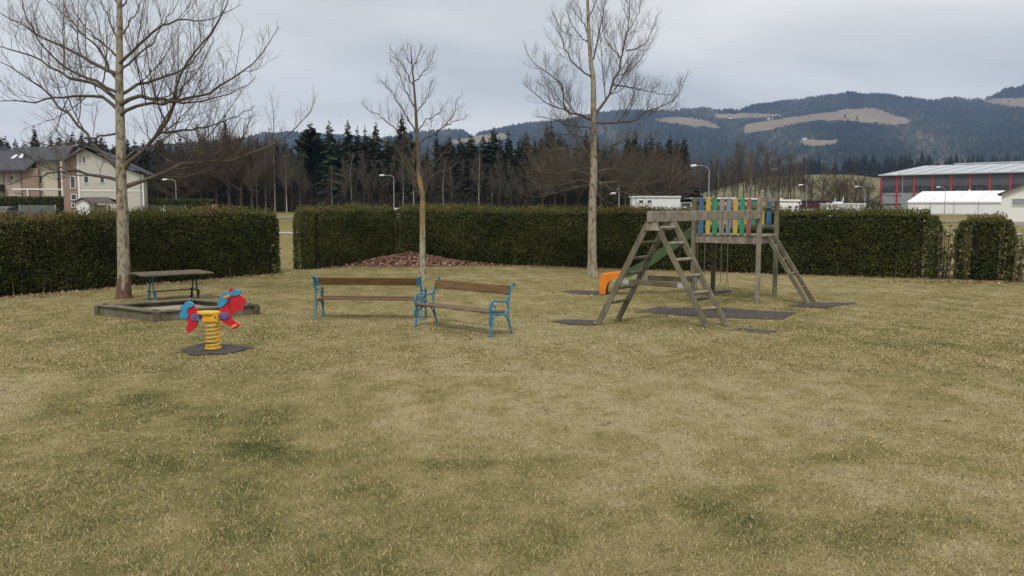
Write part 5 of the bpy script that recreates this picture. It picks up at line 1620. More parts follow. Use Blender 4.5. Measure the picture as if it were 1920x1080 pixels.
def vent(t, o, x0, x1, Y, z0, z1):
    mb = MB(o)
    mb.box(hx(1568, Y), hx(1583, Y), Y + 0.5, Y + 1.6, z1, z1 + 0.22)
    mb.tube([(hx(1571, Y), Y + 1, z1), (hx(1570, Y), Y + 1, z1 + 0.75)], 0.05, 6)
    mb.tube([(hx(1584, Y), Y + 1, z1), (hx(1586, Y), Y + 1, z1 + 0.8)], 0.06, 6)
    mb.build('vent', M['white_metal'], t)
    mb = MB(o)
    mb.tube([(hx(1557, Y), Y - 0.06, hzz(387.5, Y)), (hx(1594, Y), Y - 0.06, hzz(387.5, Y))], 0.035, 6)
    for px in (1556, 1567, 1595, 1606): mb.tube([(hx(px, Y), Y - 0.06, hzz(383, Y)), (hx(px, Y), Y - 0.06, hzz(388, Y))], 0.05, 6)
    mb.build('fitting', M['grey_metal'], t)
cabin('site_cabin', 'white container with grey pipe fittings and roof vents right of the maroon shed', 1551, 1609, 381, 125, 2.6, M['white_metal'], M['white_metal'], extra=vent)
cabin('dark_cabin', 'small grey cabin attached beside the container with roof vents', 1610.5, 1622, 381.5, 127, 2.4, M['grey_metal'], M['white_metal'])
cabin('market_stall', 'pale grey low stall counter between maroon shed and container', 1513, 1527, 392, 140, 2, M['white_metal'], M['white_metal'], cat='stall')
# caravan
Yv = 128.0
x0, x1 = hx(1463, Yv), hx(1499, Yv); zg0 = gz(x0, Yv); zt_ = hzz(380, Yv)
o = Vector(((x0 + x1) / 2, Yv, zg0)); t = thing('caravan', 'white caravan with rounded roof and small windows left of the maroon shed', 'caravan', o)
hv = zt_ - zg0
mb = MB(o)
pr = [(0, .3), (0, .62), (.03, .86), (.1, .97), (.3, 1.0), (.8, 1.0), (.93, .95), (.985, .8), (1, .55), (.99, .3)]
mb.prism([(x0 + (x1 - x0) * a, Yv, zg0 + hv * b) for a, b in pr][::-1], (0, 2.2, 0)); mb.build('body', M['car_white'], t, bevel=0.08)
for (a, b) in ((1479, 1484), (1491, 1496)):
    mb = MB(o); mb.box(hx(a, Yv), hx(b, Yv), Yv - 0.02, Yv + 0.01, hzz(390, Yv), hzz(386, Yv)); mb.build('window', M['glass'], t)
mb = MB(o); mb.box(x0 + 0.1, x1 - 0.1, Yv - 0.012, Yv - 0.001, hzz(393.2, Yv), hzz(392.6, Yv)); mb.build('stripe', M['grey_metal'], t)
for xx in (0.45, 0.55):
    mb = MB(o); mb.cyl((x0 + (x1 - x0) * xx, Yv - 0.05, zg0 + 0.33), (x0 + (x1 - x0) * xx, Yv + 0.15, zg0 + 0.33), 0.33, 14); mb.build('wheel', M['tyre'], t)
# crowd barriers near the tent
def barrier(label, px0, px1, pyt, Y):
    x0, x1 = hx(px0, Y), hx(px1, Y); z1 = hzz(pyt, Y); z0 = gz((x0 + x1) / 2, Y)
    o = Vector(((x0 + x1) / 2, Y, z0))
    mb = MB(o)
    n = max(2, int((x1 - x0) / 0.9))
    for zz in (z1, (z0 + z1) / 2): mb.box(x0, x1, Y - 0.03, Y + 0.03, zz - 0.04, zz + 0.04)
    for k in range(n + 1):
        a = x0 + (x1 - x0) * k / n; mb.box(a - 0.035, a + 0.035, Y + 0.031, Y + 0.09, z0 - 0.1, z1 + 0.05)
    ob = mb.build('barrier', M['grey_metal']); ob.location = o
    tag(ob, label, 'barrier')
barrier('low grey railing right of the small grey cabin', 1622, 1700, 391, 150)
barrier('grey mesh gate at the left end of the tent', 1703, 1722, 388, 170)
barrier('low railing before the maroon shed', 1500, 1550, 392, 138)

# ------------------------------------------------------------------ exhibition hall and tents
A0 = P(1650, HY, 250); A0.z = 0
hd_ = Vector((0.7, -0.714, 0)).normalized()
B0h = A0 + hd_ * 90; hn = Vector((-hd_.y, hd_.x, 0))
if hn.y < 0: hn = -hn
hz_ = gz(A0.x, A0.y) - 0.6
LH = 84.0; DH = 66.0
zE = HC + 57 * 250 / F; zR = zE + 3.6
zw0, zw1 = HC + 35 * 250 / F, HC + 23 * 250 / F
hall = thing('exhibition_hall', 'long grey exhibition hall with red columns and a light metal roof', 'hall', (A0.x, A0.y, hz_))
ho2 = Vector(hall.location)
def hp_(u, d, z): return A0 + hd_ * u + hn * d + UP * z
def hbox(u0, u1, d0, d1, z0, z1, mb):
    mb.prism([hp_(u0, d0, z0), hp_(u1, d0, z0), hp_(u1, d1, z0), hp_(u0, d1, z0)], (0, 0, z1 - z0))
mb = MB(ho2); hbox(0, LH, 0, DH, hz_, zw1, mb); mb.build('wall', M['hall_light'], hall, label='light grey lower wall')
mb = MB(ho2); hbox(0, LH, -0.05, DH, zw0, zE - 0.1, mb); mb.build('wall', M['hall_dark'], hall, label='dark grey upper wall band')
mb = MB(ho2); hbox(0.1, LH, -0.06, -0.004, zw1, zw0 - 0.01, mb); band = mb.build('window_band', M['glass'], hall)
mb = MB(ho2)
for k in range(1, 64): hbox(k * 1.28, k * 1.28 + 0.08, -0.08, -0.062, zw1, zw0 - 0.02, mb)
mb.build('mullion', M['hall_dark'], band)
mb = MB(ho2)
mb.prism([hp_(-0.5, -0.9, zE - 0.1), hp_(-0.5, DH / 2, zR), hp_(-0.5, DH + 0.9, zE - 0.1), hp_(-0.5, DH + 0.9, zE - 0.4), hp_(-0.5, DH / 2, zR - 0.35), hp_(-0.5, -0.9, zE - 0.4)], hd_ * (LH + 1))
rf = mb.build('roof', M['hall_roof'], hall)
mb = MB(ho2)
COLS = [((seg_px(A0, B0h, q_)) - A0).dot(hd_) for q_ in (1651, 1681, 1713, 1747, 1782, 1818, 1854, 1893, 1933, 1975, 2018)]
for u in COLS:
    a = hp_(u, -0.9, zE - 0.06); b = hp_(u, DH / 2, zR + 0.04)
    mb.beam(a, b, 0.22, 0.06)
mb.build('seam', M['seam'], rf)
mb = MB(ho2); mb.beam(hp_(9, DH / 2, zR + 0.2), hp_(LH, DH / 2, zR + 0.2), 2.2, 0.4); mb.build('ridge_vent', M['hall_roof'], rf)
for u in COLS:
    mb = MB(ho2); hbox(u - 0.28, u + 0.28, -0.24, -0.061, hz_, zE - 0.45, mb); mb.build('column', M['red_steel'], hall)
for u0 in (1.4, ):
    mb = MB(ho2); hbox(u0, u0 + 4.8, -0.05, -0.003, hz_, zw1 - 2.4, mb); dr = mb.build('door', M['hall_light'], hall)
    mb = MB(ho2); hbox(u0, u0 + 4.8, -0.08, -0.052, zw1 - 3.6, zw1 - 3.1, mb); hbox(u0, u0 + 4.8, -0.08, -0.052, zw1 - 0.9, zw1 - 0.75, mb); mb.build('window_strip', M['glass'], dr)
mb = MB(ho2); hbox(8.4, 11.4, -0.07, -0.003, zw1 - 3.9, zw1 - 2.7, mb); mb.build('window', M['glass'], hall)

Yt = 200.0
TA = P(1702, HY, Yt); TA.z = 0
ta = Vector((0.727, -0.687, 0)); tn_ = Vector((0.687, 0.727, 0))
tz0 = gz(TA.x, TA.y) - 0.1; te = P(960, 378.5, Yt).z
TL, TD = 45.0, 20.0
zrg = P(960, 359.5, Yt + 7.3).z
tent = thing('event_tent', 'long white event tent before the grey hall', 'tent', (TA.x, TA.y, tz0))
to_ = Vector(tent.location)
def tp3(u, d, z): return TA + ta * u + tn_ * d + UP * z
mb = MB(to_)
mb.prism([tp3(0, 0, tz0 - 0.3), tp3(0, TD, tz0 - 0.3), tp3(0, TD, te), tp3(0, TD / 2, zrg - 0.08), tp3(0, 0, te)], ta * TL); mb.build('wall', M['pvc'], tent)
mb = MB(to_)
mb.prism([tp3(-0.15, -0.2, te), tp3(-0.15, TD / 2, zrg), tp3(-0.15, TD + 0.2, te), tp3(-0.15, TD + 0.2, te + 0.06), tp3(-0.15, TD / 2, zrg + 0.08), tp3(-0.15, -0.2, te + 0.06)], ta * (TL + 0.3)); tr_ = mb.build('roof', M['pvc'], tent)
mb = MB(to_)
for u in np.arange(5, TL, 5): mb.beam(tp3(u, -0.22, te + 0.075), tp3(u, TD / 2, zrg + 0.095), 0.07, 0.03)
mb.build('rib', M['grey_metal'], tr_)
for u in np.arange(0, TL, 5):
    mb = MB(to_); mb.prism([tp3(u - 0.06, -0.06, tz0), tp3(u + 0.06, -0.06, tz0), tp3(u + 0.06, -0.004, tz0), tp3(u - 0.06, -0.004, tz0)], (0, 0, te - tz0 - 0.02)); mb.build('pole', M['grey_metal'], tent)
mb = MB(to_); mb.prism([tp3(0, -0.23, te - 0.28), tp3(TL, -0.23, te - 0.28), tp3(TL, -0.2, te - 0.28), tp3(0, -0.2, te - 0.28)], (0, 0, 0.27)); mb.build('valance', M['pvc'], tent)
for px, lab in ((1795, 'tip of the left white pagoda tent rising behind the long tent'), (1816, 'tip of the right white pagoda tent rising behind the long tent')):
    Yp = 208.0; c = P(px, HY, Yp); z0p = gz(c.x, Yp)
    zt2 = P(px, 354.5 if px > 1800 else 356, Yp).z
    t = thing('pagoda_tent', lab, 'tent', (c.x, Yp, z0p), group='pagoda tents')
    oo = Vector(t.location)
    mb = MB(oo); r = 2.4
    zm = z0p + 2.6
    mb.add([(c.x - r, Yp - r, zm), (c.x + r, Yp - r, zm), (c.x + r, Yp + r, zm), (c.x - r, Yp + r, zm), (c.x - .7, Yp - .7, zm + 1.2), (c.x + .7, Yp - .7, zm + 1.2), (c.x + .7, Yp + .7, zm + 1.2), (c.x - .7, Yp + .7, zm + 1.2), (c.x, Yp, zt2)],
           [(0, 1, 5, 4), (1, 2, 6, 5), (2, 3, 7, 6), (3, 0, 4, 7), (4, 5, 8), (5, 6, 8), (6, 7, 8), (7, 4, 8), (3, 2, 1, 0)])
    mb.build('roof', M['pvc'], t)
    mb = MB(oo); mb.box(c.x - r + .1, c.x + r - .1, Yp - r + .1, Yp + r - .1, z0p - 0.2, zm - 0.01); mb.build('wall', M['pvc'], t)

# white outbuilding at the right edge
wa = P(1877, HY, 95.0)
wyaw = -math.atan2(wa.x, wa.y) * 1.06
wD = sqrt(wa.x ** 2 + wa.y ** 2)
wz0 = gz(wa.x, wa.y) - 0.1
wh = thing('outbuilding', 'small white gabled building with grey window at the right edge', 'building', (wa.x, wa.y, wz0), wyaw)
def wz_(py): return HC + (HY - py) * 95.0 / F - wz0
ze_, za_ = wz_(363.5), wz_(340)
WW = 6.4
mb = MB(); mb.prism([(0, 0, 0), (WW, 0, 0), (WW, 0, ze_), (WW / 2, 0, za_), (0, 0, ze_)], (0, 9, 0)); mb.build('wall', M['white_paint'], wh)
mb = MB(); mb.box(-0.04, WW + 0.04, -0.05, 8.9, -0.3, wz_(415)); mb.build('plinth', M['concrete'], wh)
mb = MB()
kk = (za_ - ze_) / (WW / 2)
for xe, sg in ((-0.4, 1), (WW + 0.4, 1)):
    z_e = ze_ - 0.4 * kk
    mb.prism([(xe, -0.5, z_e), (WW / 2, -0.5, za_), (WW / 2, -0.5, za_ + 0.16), (xe, -0.5, z_e + 0.16)], (0, 10, 0))
mb.build('roof', M['brown_roof'], wh)
mb = MB()
xa, xb, zb_, zt2 = 1.05, 3.2, wz_(385.5), wz_(373)
mb.box(xa - .06, xb + .06, -.06, -.002, zt2, zt2 + .06); mb.box(xa - .06, xb + .06, -.09, -.002, zb_ - .06, zb_); mb.box(xa - .06, xa, -.06, -.002, zb_, zt2); mb.box(xb, xb + .06, -.06, -.002, zb_, zt2)
wf = mb.build('window', M['white_paint'], wh)
mb = MB(); mb.box(xa, xb, -.03, -.001, zb_, zt2); mb.build('pane', M['grey_metal'], wf)

# small boxes beyond the hedge
for k, (px, py, Y, w_, h_, lab) in enumerate(((745, 390.5, 120, 0.75, 1.0, 'grey utility box at the foot of the tall lamp behind the short hedge'), (952, 392.5, 120, 0.4, 0.7, 'tiny white marker box above the longest hedge'),
                                  (402, 385, 128, 0.75, 1.1, 'beige utility box right of the clipped garden hedge'), (304.5, 390.5, 119, 0.6, 1.0, 'white cabinet before the wire mesh fence'))):
    c = P(px, py, Y); zb = gz(c.x, Y)
    mb = MB((c.x, Y, zb)); mb.box(c.x - w_ / 2, c.x + w_ / 2, Y, Y + 0.4, zb, c.z); mb.box(c.x - w_ / 2 - 0.05, c.x + w_ / 2 + 0.05, Y - 0.05, Y + 0.45, c.z, c.z + 0.06)
    mb.box(c.x - 0.02, c.x + 0.02, Y - 0.012, Y - 0.001, zb + 0.1, c.z - 0.1)
    ob = mb.build('utility_box', M['white_metal'] if k != 2 else M['pinkwall'], bevel=0.02); ob.location = (c.x, Y, zb)
    tag(ob, lab, 'utility box')

# ------------------------------------------------------------------ street lamps
LAMPS = [(329, 335, 310, 337, 132, 'street lamp with white head right of the house'),
         (738, 327, 717, 329, 140, 'tall street lamp left of the slender lichen tree'),
         (775.5, 350, 765, 352, 165, 'short street lamp close to the slender lichen tree trunk'),
         (1161, 345, 1151, 363, 120, 'street lamp with low drooping head left of the white cabin'),
         (1330, 312, 1302, 311, 112, 'tallest street lamp, rising above the picket tower'),
         (1441, 361, 1430, 358, 190, 'street lamp with bright head just right of the picket tower'),
         (1513.5, 346, 1502, 347, 160, 'street lamp in front of the maroon shed'),
         (1622, 353, 1607, 350, 180, 'street lamp with pale head left of the hall'),
         (1693, 330, 1681, 327.5, 200, 'street lamp against the dark hall wall between red columns'),
         (1773, 353, 1760, 351, 190, 'slim street lamp in front of the white tent')]
for (px, py, hx_, hy2, Y, lab) in LAMPS:
    c = P(px, py, Y); zb = gz(c.x, Y)
    t = thing('street_lamp', lab, 'street lamp', (c.x, Y, zb), group='street lamps')
    oo = Vector(t.location); hd2 = P(hx_, hy2, Y)
    mb = MB(oo)
    L_ = c.x - hd2.x
    if hy2 > py + 8:
        mb.tube([(c.x, Y, zb - 0.1), (c.x, Y, c.z)], [0.10, 0.06], 8)
        st = Vector((c.x, Y, hd2.z + 0.1))
    else:
        mb.tube([(c.x, Y, zb - 0.1), (c.x, Y, c.z - 0.9)], [0.10, 0.065], 8)
        st = Vector((c.x, Y, c.z - 0.9))
    mb.build('pole', M['lamp_pole'], t, smooth_=True)
    mb = MB(oo)
    mb.tube(spline([st, st + Vector((-0.02 * L_, 0, 0.45)), Vector((c.x - L_ * 0.3, Y, max(st.z + 0.6, hd2.z + 0.0))), Vector((hd2.x + 0.25, Y, hd2.z + 0.03))], 12), 0.05, 6)
    mb.build('arm', M['lamp_pole'], t, smooth_=True)
    mb = MB(oo)
    mb.tube([(hd2.x + 0.32, Y, hd2.z + 0.04), (hd2.x + 0.2, Y, hd2.z + 0.05), (hd2.x - 0.35, Y, hd2.z), (hd2.x - 0.5, Y, hd2.z - 0.03)], [0.06, 0.13, 0.14, 0.05], 8)
    mb.build('lamp_head', M['lamp_head'], t, smooth_=True)
c = P(1450.5, 319, 200); zb = gz(c.x, 200)
t = thing('floodlight_mast', 'slim mast with two white floodlights above the right edge of the tower', 'floodlight', (c.x, 200, zb))
oo = Vector(t.location)
mb = MB(oo); mb.tube([(c.x, 200, zb), (c.x, 200, c.z)], [0.14, 0.07], 8); mb.box(c.x - 0.7, c.x + 0.7, 199.95, 200.05, c.z - 0.05, c.z + 0.05); mb.build('pole', M['lamp_pole'], t)
for s in (-1, 1):
    mb = MB(oo); mb.box(c.x + s * 0.55 - 0.28, c.x + s * 0.55 + 0.28, 199.8, 200.1, c.z + 0.05, c.z + 0.45); mb.build('lamp_head', M['lamp_head'], t)

# ------------------------------------------------------------------ woods behind the hedges
def conifer_proto(seed, slim=1.0, pine=False):
    """unit-high conifer mesh data: crown of drooping sprays round a trunk"""
    g = np.random.RandomState(seed)
    V = []; Fq = []; T = []
    nl = 46
    for k in range(nl):
        u = k / nl
        z = 0.06 + 0.93 * u if not pine else 0.45 + 0.53 * u
        f = 1 - u
        R = (0.215 * f ** 0.8 + 0.006) * slim * g.uniform(0.8, 1.15)
        if pine: R = 0.17 * sqrt(max(0.05, 1 - (2 * u - 0.9) ** 2)) * g.uniform(0.6, 1.2)
        nb_ = int(6 + 9 * f)
        tl = g.normal(0, 0.08)
        for b_ in range(nb_):
            a = g.uniform(0, 2 * pi); r = R * g.uniform(0.55, 1.12)
            up_k = 0.25 if not pine else 0.15
            d = np.array([cos(a), sin(a), 0]); s = np.array([-sin(a), cos(a), 0])
            p0 = np.array([0, 0, z + r * up_k + g.normal(0, 0.016) * (0.3 + f)])
            m_ = p0 + d * r * 0.55 + np.array([0, 0, -r * 0.22])
            e = p0 + d * r + np.array([0, 0, -r * (0.50 if not pine else 0.1)])
            wv = r * g.uniform(0.20, 0.36)
            i = len(V)
            V += [p0, m_ + s * wv - np.array([0, 0, wv * 0.35]), e, m_ - s * wv - np.array([0, 0, wv * 0.35])]
            Fq.append((i, i + 1, i + 2, i + 3))
            i = len(V)
            h_ = r * g.uniform(0.16, 0.34)
            V += [m_ - d * 0.35 * r + np.array([0, 0, 0.06 * r]), e, m_ + d * 0.12 * r - np.array([0, 0, h_]), m_ - d * 0.35 * r - np.array([0, 0, h_ * 0.8])]
            Fq.append((i, i + 1, i + 2, i + 3))
            T += [np.clip(0.45 + tl + g.normal(0, 0.18), 0, 1)] * 8
    return np.array(V), np.array(Fq), np.array(T)
CON = []
for s in range(5):
    CON.append(conifer_proto(100 + s, slim=(0.8, 1.0, 1.15, 0.7, 0.95)[s]))
PINE = conifer_proto(120, pine=True)
con_me, pine_me = [], None
def np_me(V, Fq, T, m_, nm):
    o = np_mesh(nm, V, Fq, m_, tint=T); me = o.data; bpy.data.objects.remove(o); return me
con_me = [np_me(*c_, M['conifer'], 'conifer_crown') for c_ in CON]
pine_me = np_me(*PINE, M['conifer'], 'pine_crown')
mbt = MB(); mbt.tube([(0, 0, -0.02), (0, 0, 0.3), (0, 0, 0.98)], [0.014, 0.011, 0.001], 6)
_o = mbt.build('conifer_trunk', M['far_trunk']); trunk_me = _o.data; bpy.data.objects.remove(_o)
def plant_conifer(px, pyt, Y, k, label, group, name='spruce_tree', wide=1.0):
    c = P(px, pyt, Y); zb = gz(c.x, Y); h = c.z - zb
    t = thing(name, label, 'tree', (c.x, Y, zb), (px * 7.3) % 6.28, group)
    cr_ = bpy.data.objects.new('crown', pine_me if name == 'pine_tree' else con_me[k % 5]); C.objects.link(cr_); cr_.parent = t; cr_.scale = (h * wide, h * wide, h)
    tr_2 = bpy.data.objects.new('trunk', trunk_me); C.objects.link(tr_2); tr_2.parent = t; tr_2.scale = (h, h, h)
    return t
plant_conifer(582, 229, 150, 0, 'tall pine with a rounded flat-branched crown above the hedge gap', 'pines of the wood', 'pine_tree')
plant_conifer(753, 207, 158, 1, 'tallest dense conifer of the wood, directly behind the slender lichen tree', 'pines of the wood', 'spruce_tree', 1.15)
plant_conifer(421, 199, 150, 3, 'tallest narrow spruce tip rising from brown bare crowns right of the house', 'spruces of the wood', 'spruce_tree', 0.8)
plant_conifer(617, 222, 150, 2, 'broad dark spruce right of the rounded pine', 'spruces of the wood', 'spruce_tree', 1.1)
plant_conifer(652, 220, 152, 1, 'tall dark spruce, second right of the rounded pine', 'spruces of the wood', 'spruce_tree', 1.15)
rgc = random.Random(5)
GROUPS = [
    ('dark spruce standing behind the house roof', 'spruces behind the house', [(62, 214), (8, 250), (28, 256), (95, 250), (112, 258), (135, 242), (152, 240), (180, 246), (45, 262), (80, 262), (198, 262), (168, 258), (-20, 245), (215, 270), (122, 266)], 165),
    ('dark spruce of the wood between hedge gap and lichen tree', 'spruces of the middle wood', [(600, 262), (634, 258), (669, 230), (684, 229), (704, 224), (636, 250), (722, 250), (690, 250), (668, 292), (702, 290), (660, 262), (735, 256), (548, 268), (566, 262), (770, 240), (740, 262)], 160),
    ('dark spruce of the wood between the lichen tree and the tree behind the slide', 'spruces of the right wood', [(818, 238), (832, 262), (845, 266), (865, 262), (880, 250), (896, 252), (925, 234), (936, 240), (953, 236), (972, 256), (987, 223), (1001, 235), (1011, 232), (1025, 224), (1034, 221), (1048, 250),
      (1062, 258), (1080, 262), (1100, 241), (1118, 246), (1178, 246), (1190, 240), (1150, 268), (897, 286), (926, 322), (1010, 300), (1035, 292), (1060, 300), (1090, 296), (908, 270), (800, 268), (1135, 262), (1206, 262)], 165),
]
for lab, grp, lst, Y0 in GROUPS:
    for (px, pyt) in lst:
        pyt = pyt + (rgc.uniform(2, 26) if (px * 13) % 5 in (1, 3) else 0)
        Y = Y0 + rgc.uniform(-10, 12) - (14 if pyt > 280 else 0)
        plant_conifer(px + rgc.uniform(-1, 1), pyt, Y, rgc.randrange(5), lab, grp, wide=rgc.uniform(1.1, 1.6))

# bare broadleaf trees: a few grown shapes, copied
def bare_proto(seed, form):
    g = np.random.RandomState(seed)
    LL = []
    if form == 'round':
        tr_p = spline([(0, 0, -0.3), (0.1, 0, 2), (0, 0.1, 4.5), (0.1, 0, 8)], 12); LL.append((tr_p, 0.19, 0.05))
        for k in range(15):
            z = g.uniform(1.8, 6.5); a = g.uniform(0, 6.28); L = g.uniform(3.0, 5.2) * (1 - 0.3 * (z - 1.8) / 4.7)
            d = np.array([cos(a), sin(a), g.uniform(0.35, 1.0)])
            LL.append((spline([(0, 0, z), np.array([0, 0, z]) + d * L * 0.5, np.array([0, 0, z]) + d * L * np.array([0.85, 0.85, 1]) + np.array([0, 0, L * 0.2])], 8), 0.075, 0.015))
        sp_, lv, rt = (0.42, 0.24), 2, 0.5
    else:
        H = 14 if form == 'tall' else 13
        tr_p = spline([(0, 0, -0.3), (g.normal(0, .15), g.normal(0, .15), H * .35), (g.normal(0, .3), g.normal(0, .3), H * .7), (g.normal(0, .4), g.normal(0, .4), H)], 14); LL.append((tr_p, 0.15, 0.02))
        for k in range(22):
            u = g.uniform(0.30, 0.95); p = tr_p[int(u * 13)]; a = g.uniform(0, 6.28); L = (1 - u) * 5 + 1.2
            d = np.array([cos(a) * 0.55, sin(a) * 0.55, 1.0]); d /= np.linalg.norm(d)
            LL.append((spline([p, p + d * L * 0.5, p + d * L * np.array([0.8, 0.8, 1.05])], 7), 0.045, 0.012))
        sp_, lv, rt = (0.36, 0.22), 2, 0.45
    bk = grow(LL[1:], g, sp_, lv, minr=0.013, maxlen=2.2, ratio=rt, minlen=0.5, start=0.2, wig=0.14)
    V, Fq = bucket_mesh(bk)
    tb_ = grow(LL[:1], g, (99,), 0)
    Vt, Ft = bucket_mesh(tb_)
    return V, Fq, Vt, Ft
BARE = {}
for form, seeds in (('round', (1, 2)), ('tall', (3, 4)), ('birch', (5, 6))):
    for s in seeds:
        V, Fq, Vt, Ft = bare_proto(200 + s, form)
        mcr = M['bare_brown'] if form == 'round' else M['bare_grey']
        BARE.setdefault(form, []).append((np_me(V, Fq, None, mcr, form + '_crown'), np_me(Vt, Ft, None, M['birch'] if form == 'birch' else M['far_trunk'], form + '_trunk'), V[:, 2].max()))
def plant_bare(px, pyt, Y, form, label, group, wide=1.0):
    c = P(px, pyt, Y); zb = gz(c.x, Y); h = c.z - zb
    cm, tm, H = BARE[form][rgc.randrange(2)]
    s = h / H * (1.13 if form == 'round' else 1.07)
    t = thing('bare_tree', label, 'tree', (c.x, Y, zb), rgc.uniform(0, 6.28), group)
    for nm_, me_ in (('crown', cm), ('trunk', tm)):
        o_ = bpy.data.objects.new(nm_, me_); C.objects.link(o_); o_.parent = t; o_.scale = (s * wide, s * wide, s)
for px, pyt in ((338, 268), (372, 248), (398, 240), (425, 236), (448, 246), (468, 258), (310, 286), (350, 290), (405, 275), (440, 280), (325, 300), (385, 285)):
    plant_bare(px, pyt, 142 + rgc.uniform(-4, 6), 'round', 'reddish brown bare tree with dense round crown right of the house', 'round bare trees right of the house', 1.15)
for px, pyt in ((478, 262), (495, 270), (512, 258), (530, 268), (545, 275), (505, 290), (535, 290), (560, 285)):
    plant_bare(px, pyt, 138 + rgc.uniform(-4, 8), rgc.choice(('birch', 'tall')), 'pale thin bare tree above the right end of the left hedge', 'pale bare trees before the wood', 1.1)
for k in range(24):
    px = 570 + k * 18.5 + rgc.uniform(-5, 5)
    plant_bare(px, rgc.uniform(282, 318), 146 + rgc.uniform(-5, 8), rgc.choice(('birch', 'tall', 'tall', 'birch')), 'thin grey bare tree along the edge of the wood behind the hedge', 'thin bare trees of the wood edge', 1.0)
for px, pyt in ((1018, 282), (1040, 272), (1062, 268), (1085, 276), (1128, 278), (1150, 286), (1172, 290), (1195, 282), (1215, 284), (1236, 276), (1256, 282), (1272, 294), (1225, 300), (1250, 305), (1140, 305), (1180, 305)):
    plant_bare(px, pyt, 140 + rgc.uniform(-5, 8), 'round', 'warm brown bare tree with round crown behind the tree near the slide', 'round bare trees right of the wood', 1.2)
for k in range(30):
    px = 1290 + k * 7.6 + rgc.uniform(-4, 4)
    t_ = np.interp(px, [1290, 1330, 1395, 1430, 1470, 1500, 1525], [308, 290, 262, 272, 276, 282, 300])
    plant_bare(px, t_ + rgc.uniform(-4, 26), 178 + rgc.uniform(-12, 14), rgc.choice(('tall', 'tall', 'birch')), 'tall thin bare tree of the grove behind the picket tower', 'grove of tall bare trees', 0.95)
for k in range(9):
    px = 1528 + k * 13 + rgc.uniform(-4, 4)
    plant_bare(px, rgc.uniform(318, 352), 205 + rgc.uniform(-10, 20), 'round', 'low brown bare tree on the meadow left of the hall', 'low bare trees left of the hall', 1.2)

# the wood's dark inside: trunks, brushwood and conifers too many to count
rg = np.random.RandomState(301)
def mass(px0, px1, Y0, Y1, pyt_lo, pyt_hi, n):
    Vs, Fs, Ts = [], [], []; b = 0
    for k in range(n):
        px = rg.uniform(px0, px1); Y = rg.uniform(Y0, Y1)
        c = P(px, rg.uniform(pyt_lo, pyt_hi), Y); zb = gz(c.x, Y); h = c.z - zb
        V0, F0, T0 = CON[rg.randint(5)]
        a = rg.uniform(0, 6.28); ww = h * rg.uniform(1.1, 1.7)
        x = V0[:, 0] * cos(a) - V0[:, 1] * sin(a); y = V0[:, 0] * sin(a) + V0[:, 1] * cos(a)
        Vs.append(np.stack([c.x + x * ww, Y + y * ww, zb + V0[:, 2] * h], -1)); Fs.append(F0 + b); b += len(V0)
        Ts.append(np.clip(T0 * 0.5 + rg.uniform(0, 0.45), 0, 1))
    return Vs, Fs, Ts, b
Vs, Fs, Ts, b = mass(250, 1290, 151, 195, 248, 312, 340)
V2, F2, T2, b2 = mass(-120, 262, 162, 195, 246, 288, 60)
tag(np_mesh('forest', np.concatenate(Vs + V2), np.concatenate(Fs + [f + b for f in F2]), M['forest'], tint=np.concatenate(Ts + T2)), kind='stuff')
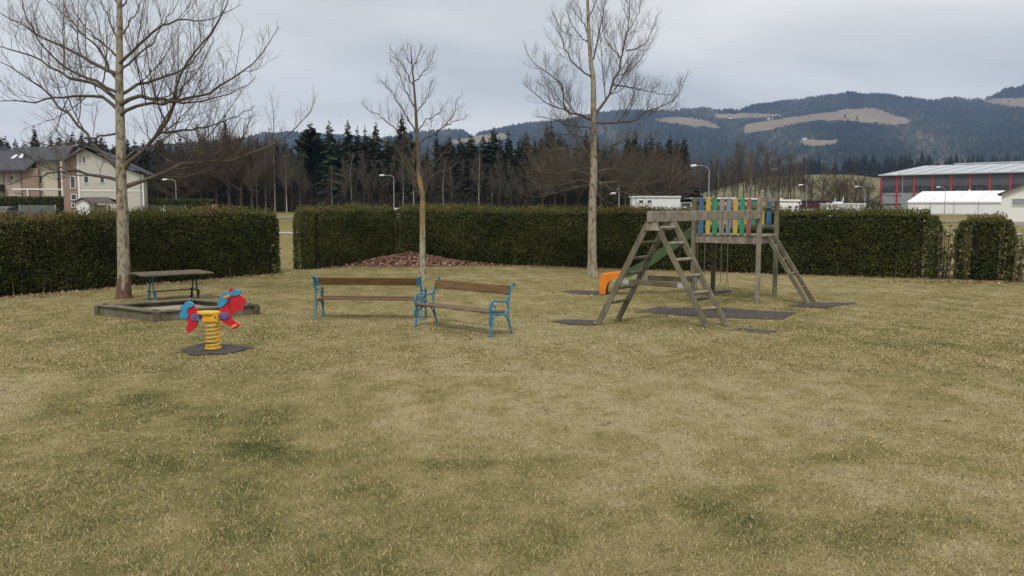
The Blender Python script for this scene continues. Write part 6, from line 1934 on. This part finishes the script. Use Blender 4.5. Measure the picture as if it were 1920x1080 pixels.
# brushwood: thin upright twigs filling the wood's edge
def brush(px0, px1, Y0, Y1, h0, h1, n, wd):
    px = rg.uniform(px0, px1, n); Y = rg.uniform(Y0, Y1, n)
    a = (px - 960) / F
    x = a * Y / cp
    z = zg(x, Y)
    h = rg.uniform(h0, h1, n) * rg.uniform(0.5, 1, n)
    zb = z + rg.uniform(0, 0.5, n) * h
    lx = rg.normal(0, 0.35, n) * h; ly = rg.normal(0, 0.2, n) * h
    w2 = wd * rg.uniform(0.5, 1.3, n)
    b0 = np.stack([x - w2, Y, zb], -1); b1 = np.stack([x + w2, Y + rg.normal(0, 0.02, n), zb], -1)
    tpp = np.stack([x + lx, Y + ly, zb + h * 0.6], -1)
    return np.stack([b0, b1, tpp], 1).reshape(-1, 3)
Va = brush(255, 1300, 143, 178, 1.5, 7.5, 21000, 0.05)
Vb = brush(1285, 1530, 170, 205, 1.0, 4.5, 3500, 0.05)
Vc = brush(1440, 1650, 225, 330, 1.5, 5.0, 4500, 0.07)
V = np.concatenate([Va, Vb, Vc])
nT = len(V) // 3
tag(np_mesh('undergrowth', V, np.arange(len(V)).reshape(-1, 3), M['thicket'], tint=np.repeat(np.clip(rg.normal(0.42, 0.22, nT), 0, 1), 3)), kind='stuff')
# dark conifer wood on the middle ridge
n = 620
pxm = rg.uniform(1250, 2350, n); vm = rg.uniform(0, 1, n) ** 0.7
mx_, my_, mz_ = mid_pt(pxm, vm)
Vs, Fs, Ts = [], [], []; b = 0
for k in range(n):
    V0, F0, T0 = CON[rg.randint(5)]
    sel = rg.rand(len(F0)) < 0.55
    h = rg.uniform(15, 24); a = rg.uniform(0, 6.28); ww = h * rg.uniform(1.1, 1.6)
    x = V0[:, 0] * cos(a) - V0[:, 1] * sin(a); y = V0[:, 0] * sin(a) + V0[:, 1] * cos(a)
    Vs.append(np.stack([mx_[k] + x * ww, my_[k] + y * ww, mz_[k] - 1 + V0[:, 2] * h], -1)); Fs.append(F0[sel] + b); b += len(V0)
    Ts.append(np.clip(T0 * 0.6 + rg.uniform(0, 0.3), 0, 1))
tag(np_mesh('ridge_forest', np.concatenate(Vs), np.concatenate(Fs), M['forest'], tint=np.concatenate(Ts)), kind='stuff')

# ------------------------------------------------------------------ haze over the valley
mh = bpy.data.materials.new('valley_haze'); mh.use_nodes = True
nt = mh.node_tree; nt.nodes.clear()
o_ = nt.nodes.new('ShaderNodeOutputMaterial'); pv = nt.nodes.new('ShaderNodeVolumePrincipled')
pv.inputs['Color'].default_value = (0.44, 0.62, 1.0, 1)
pv.inputs['Density'].default_value = 0.000095
pv.inputs['Anisotropy'].default_value = 0.2
nt.links.new(pv.outputs[0], o_.inputs['Volume'])
mb = MB(); mb.box(-3600, 5200, -70, 5100, -40, 720)
tag(mb.build('haze', mh), kind='stuff')
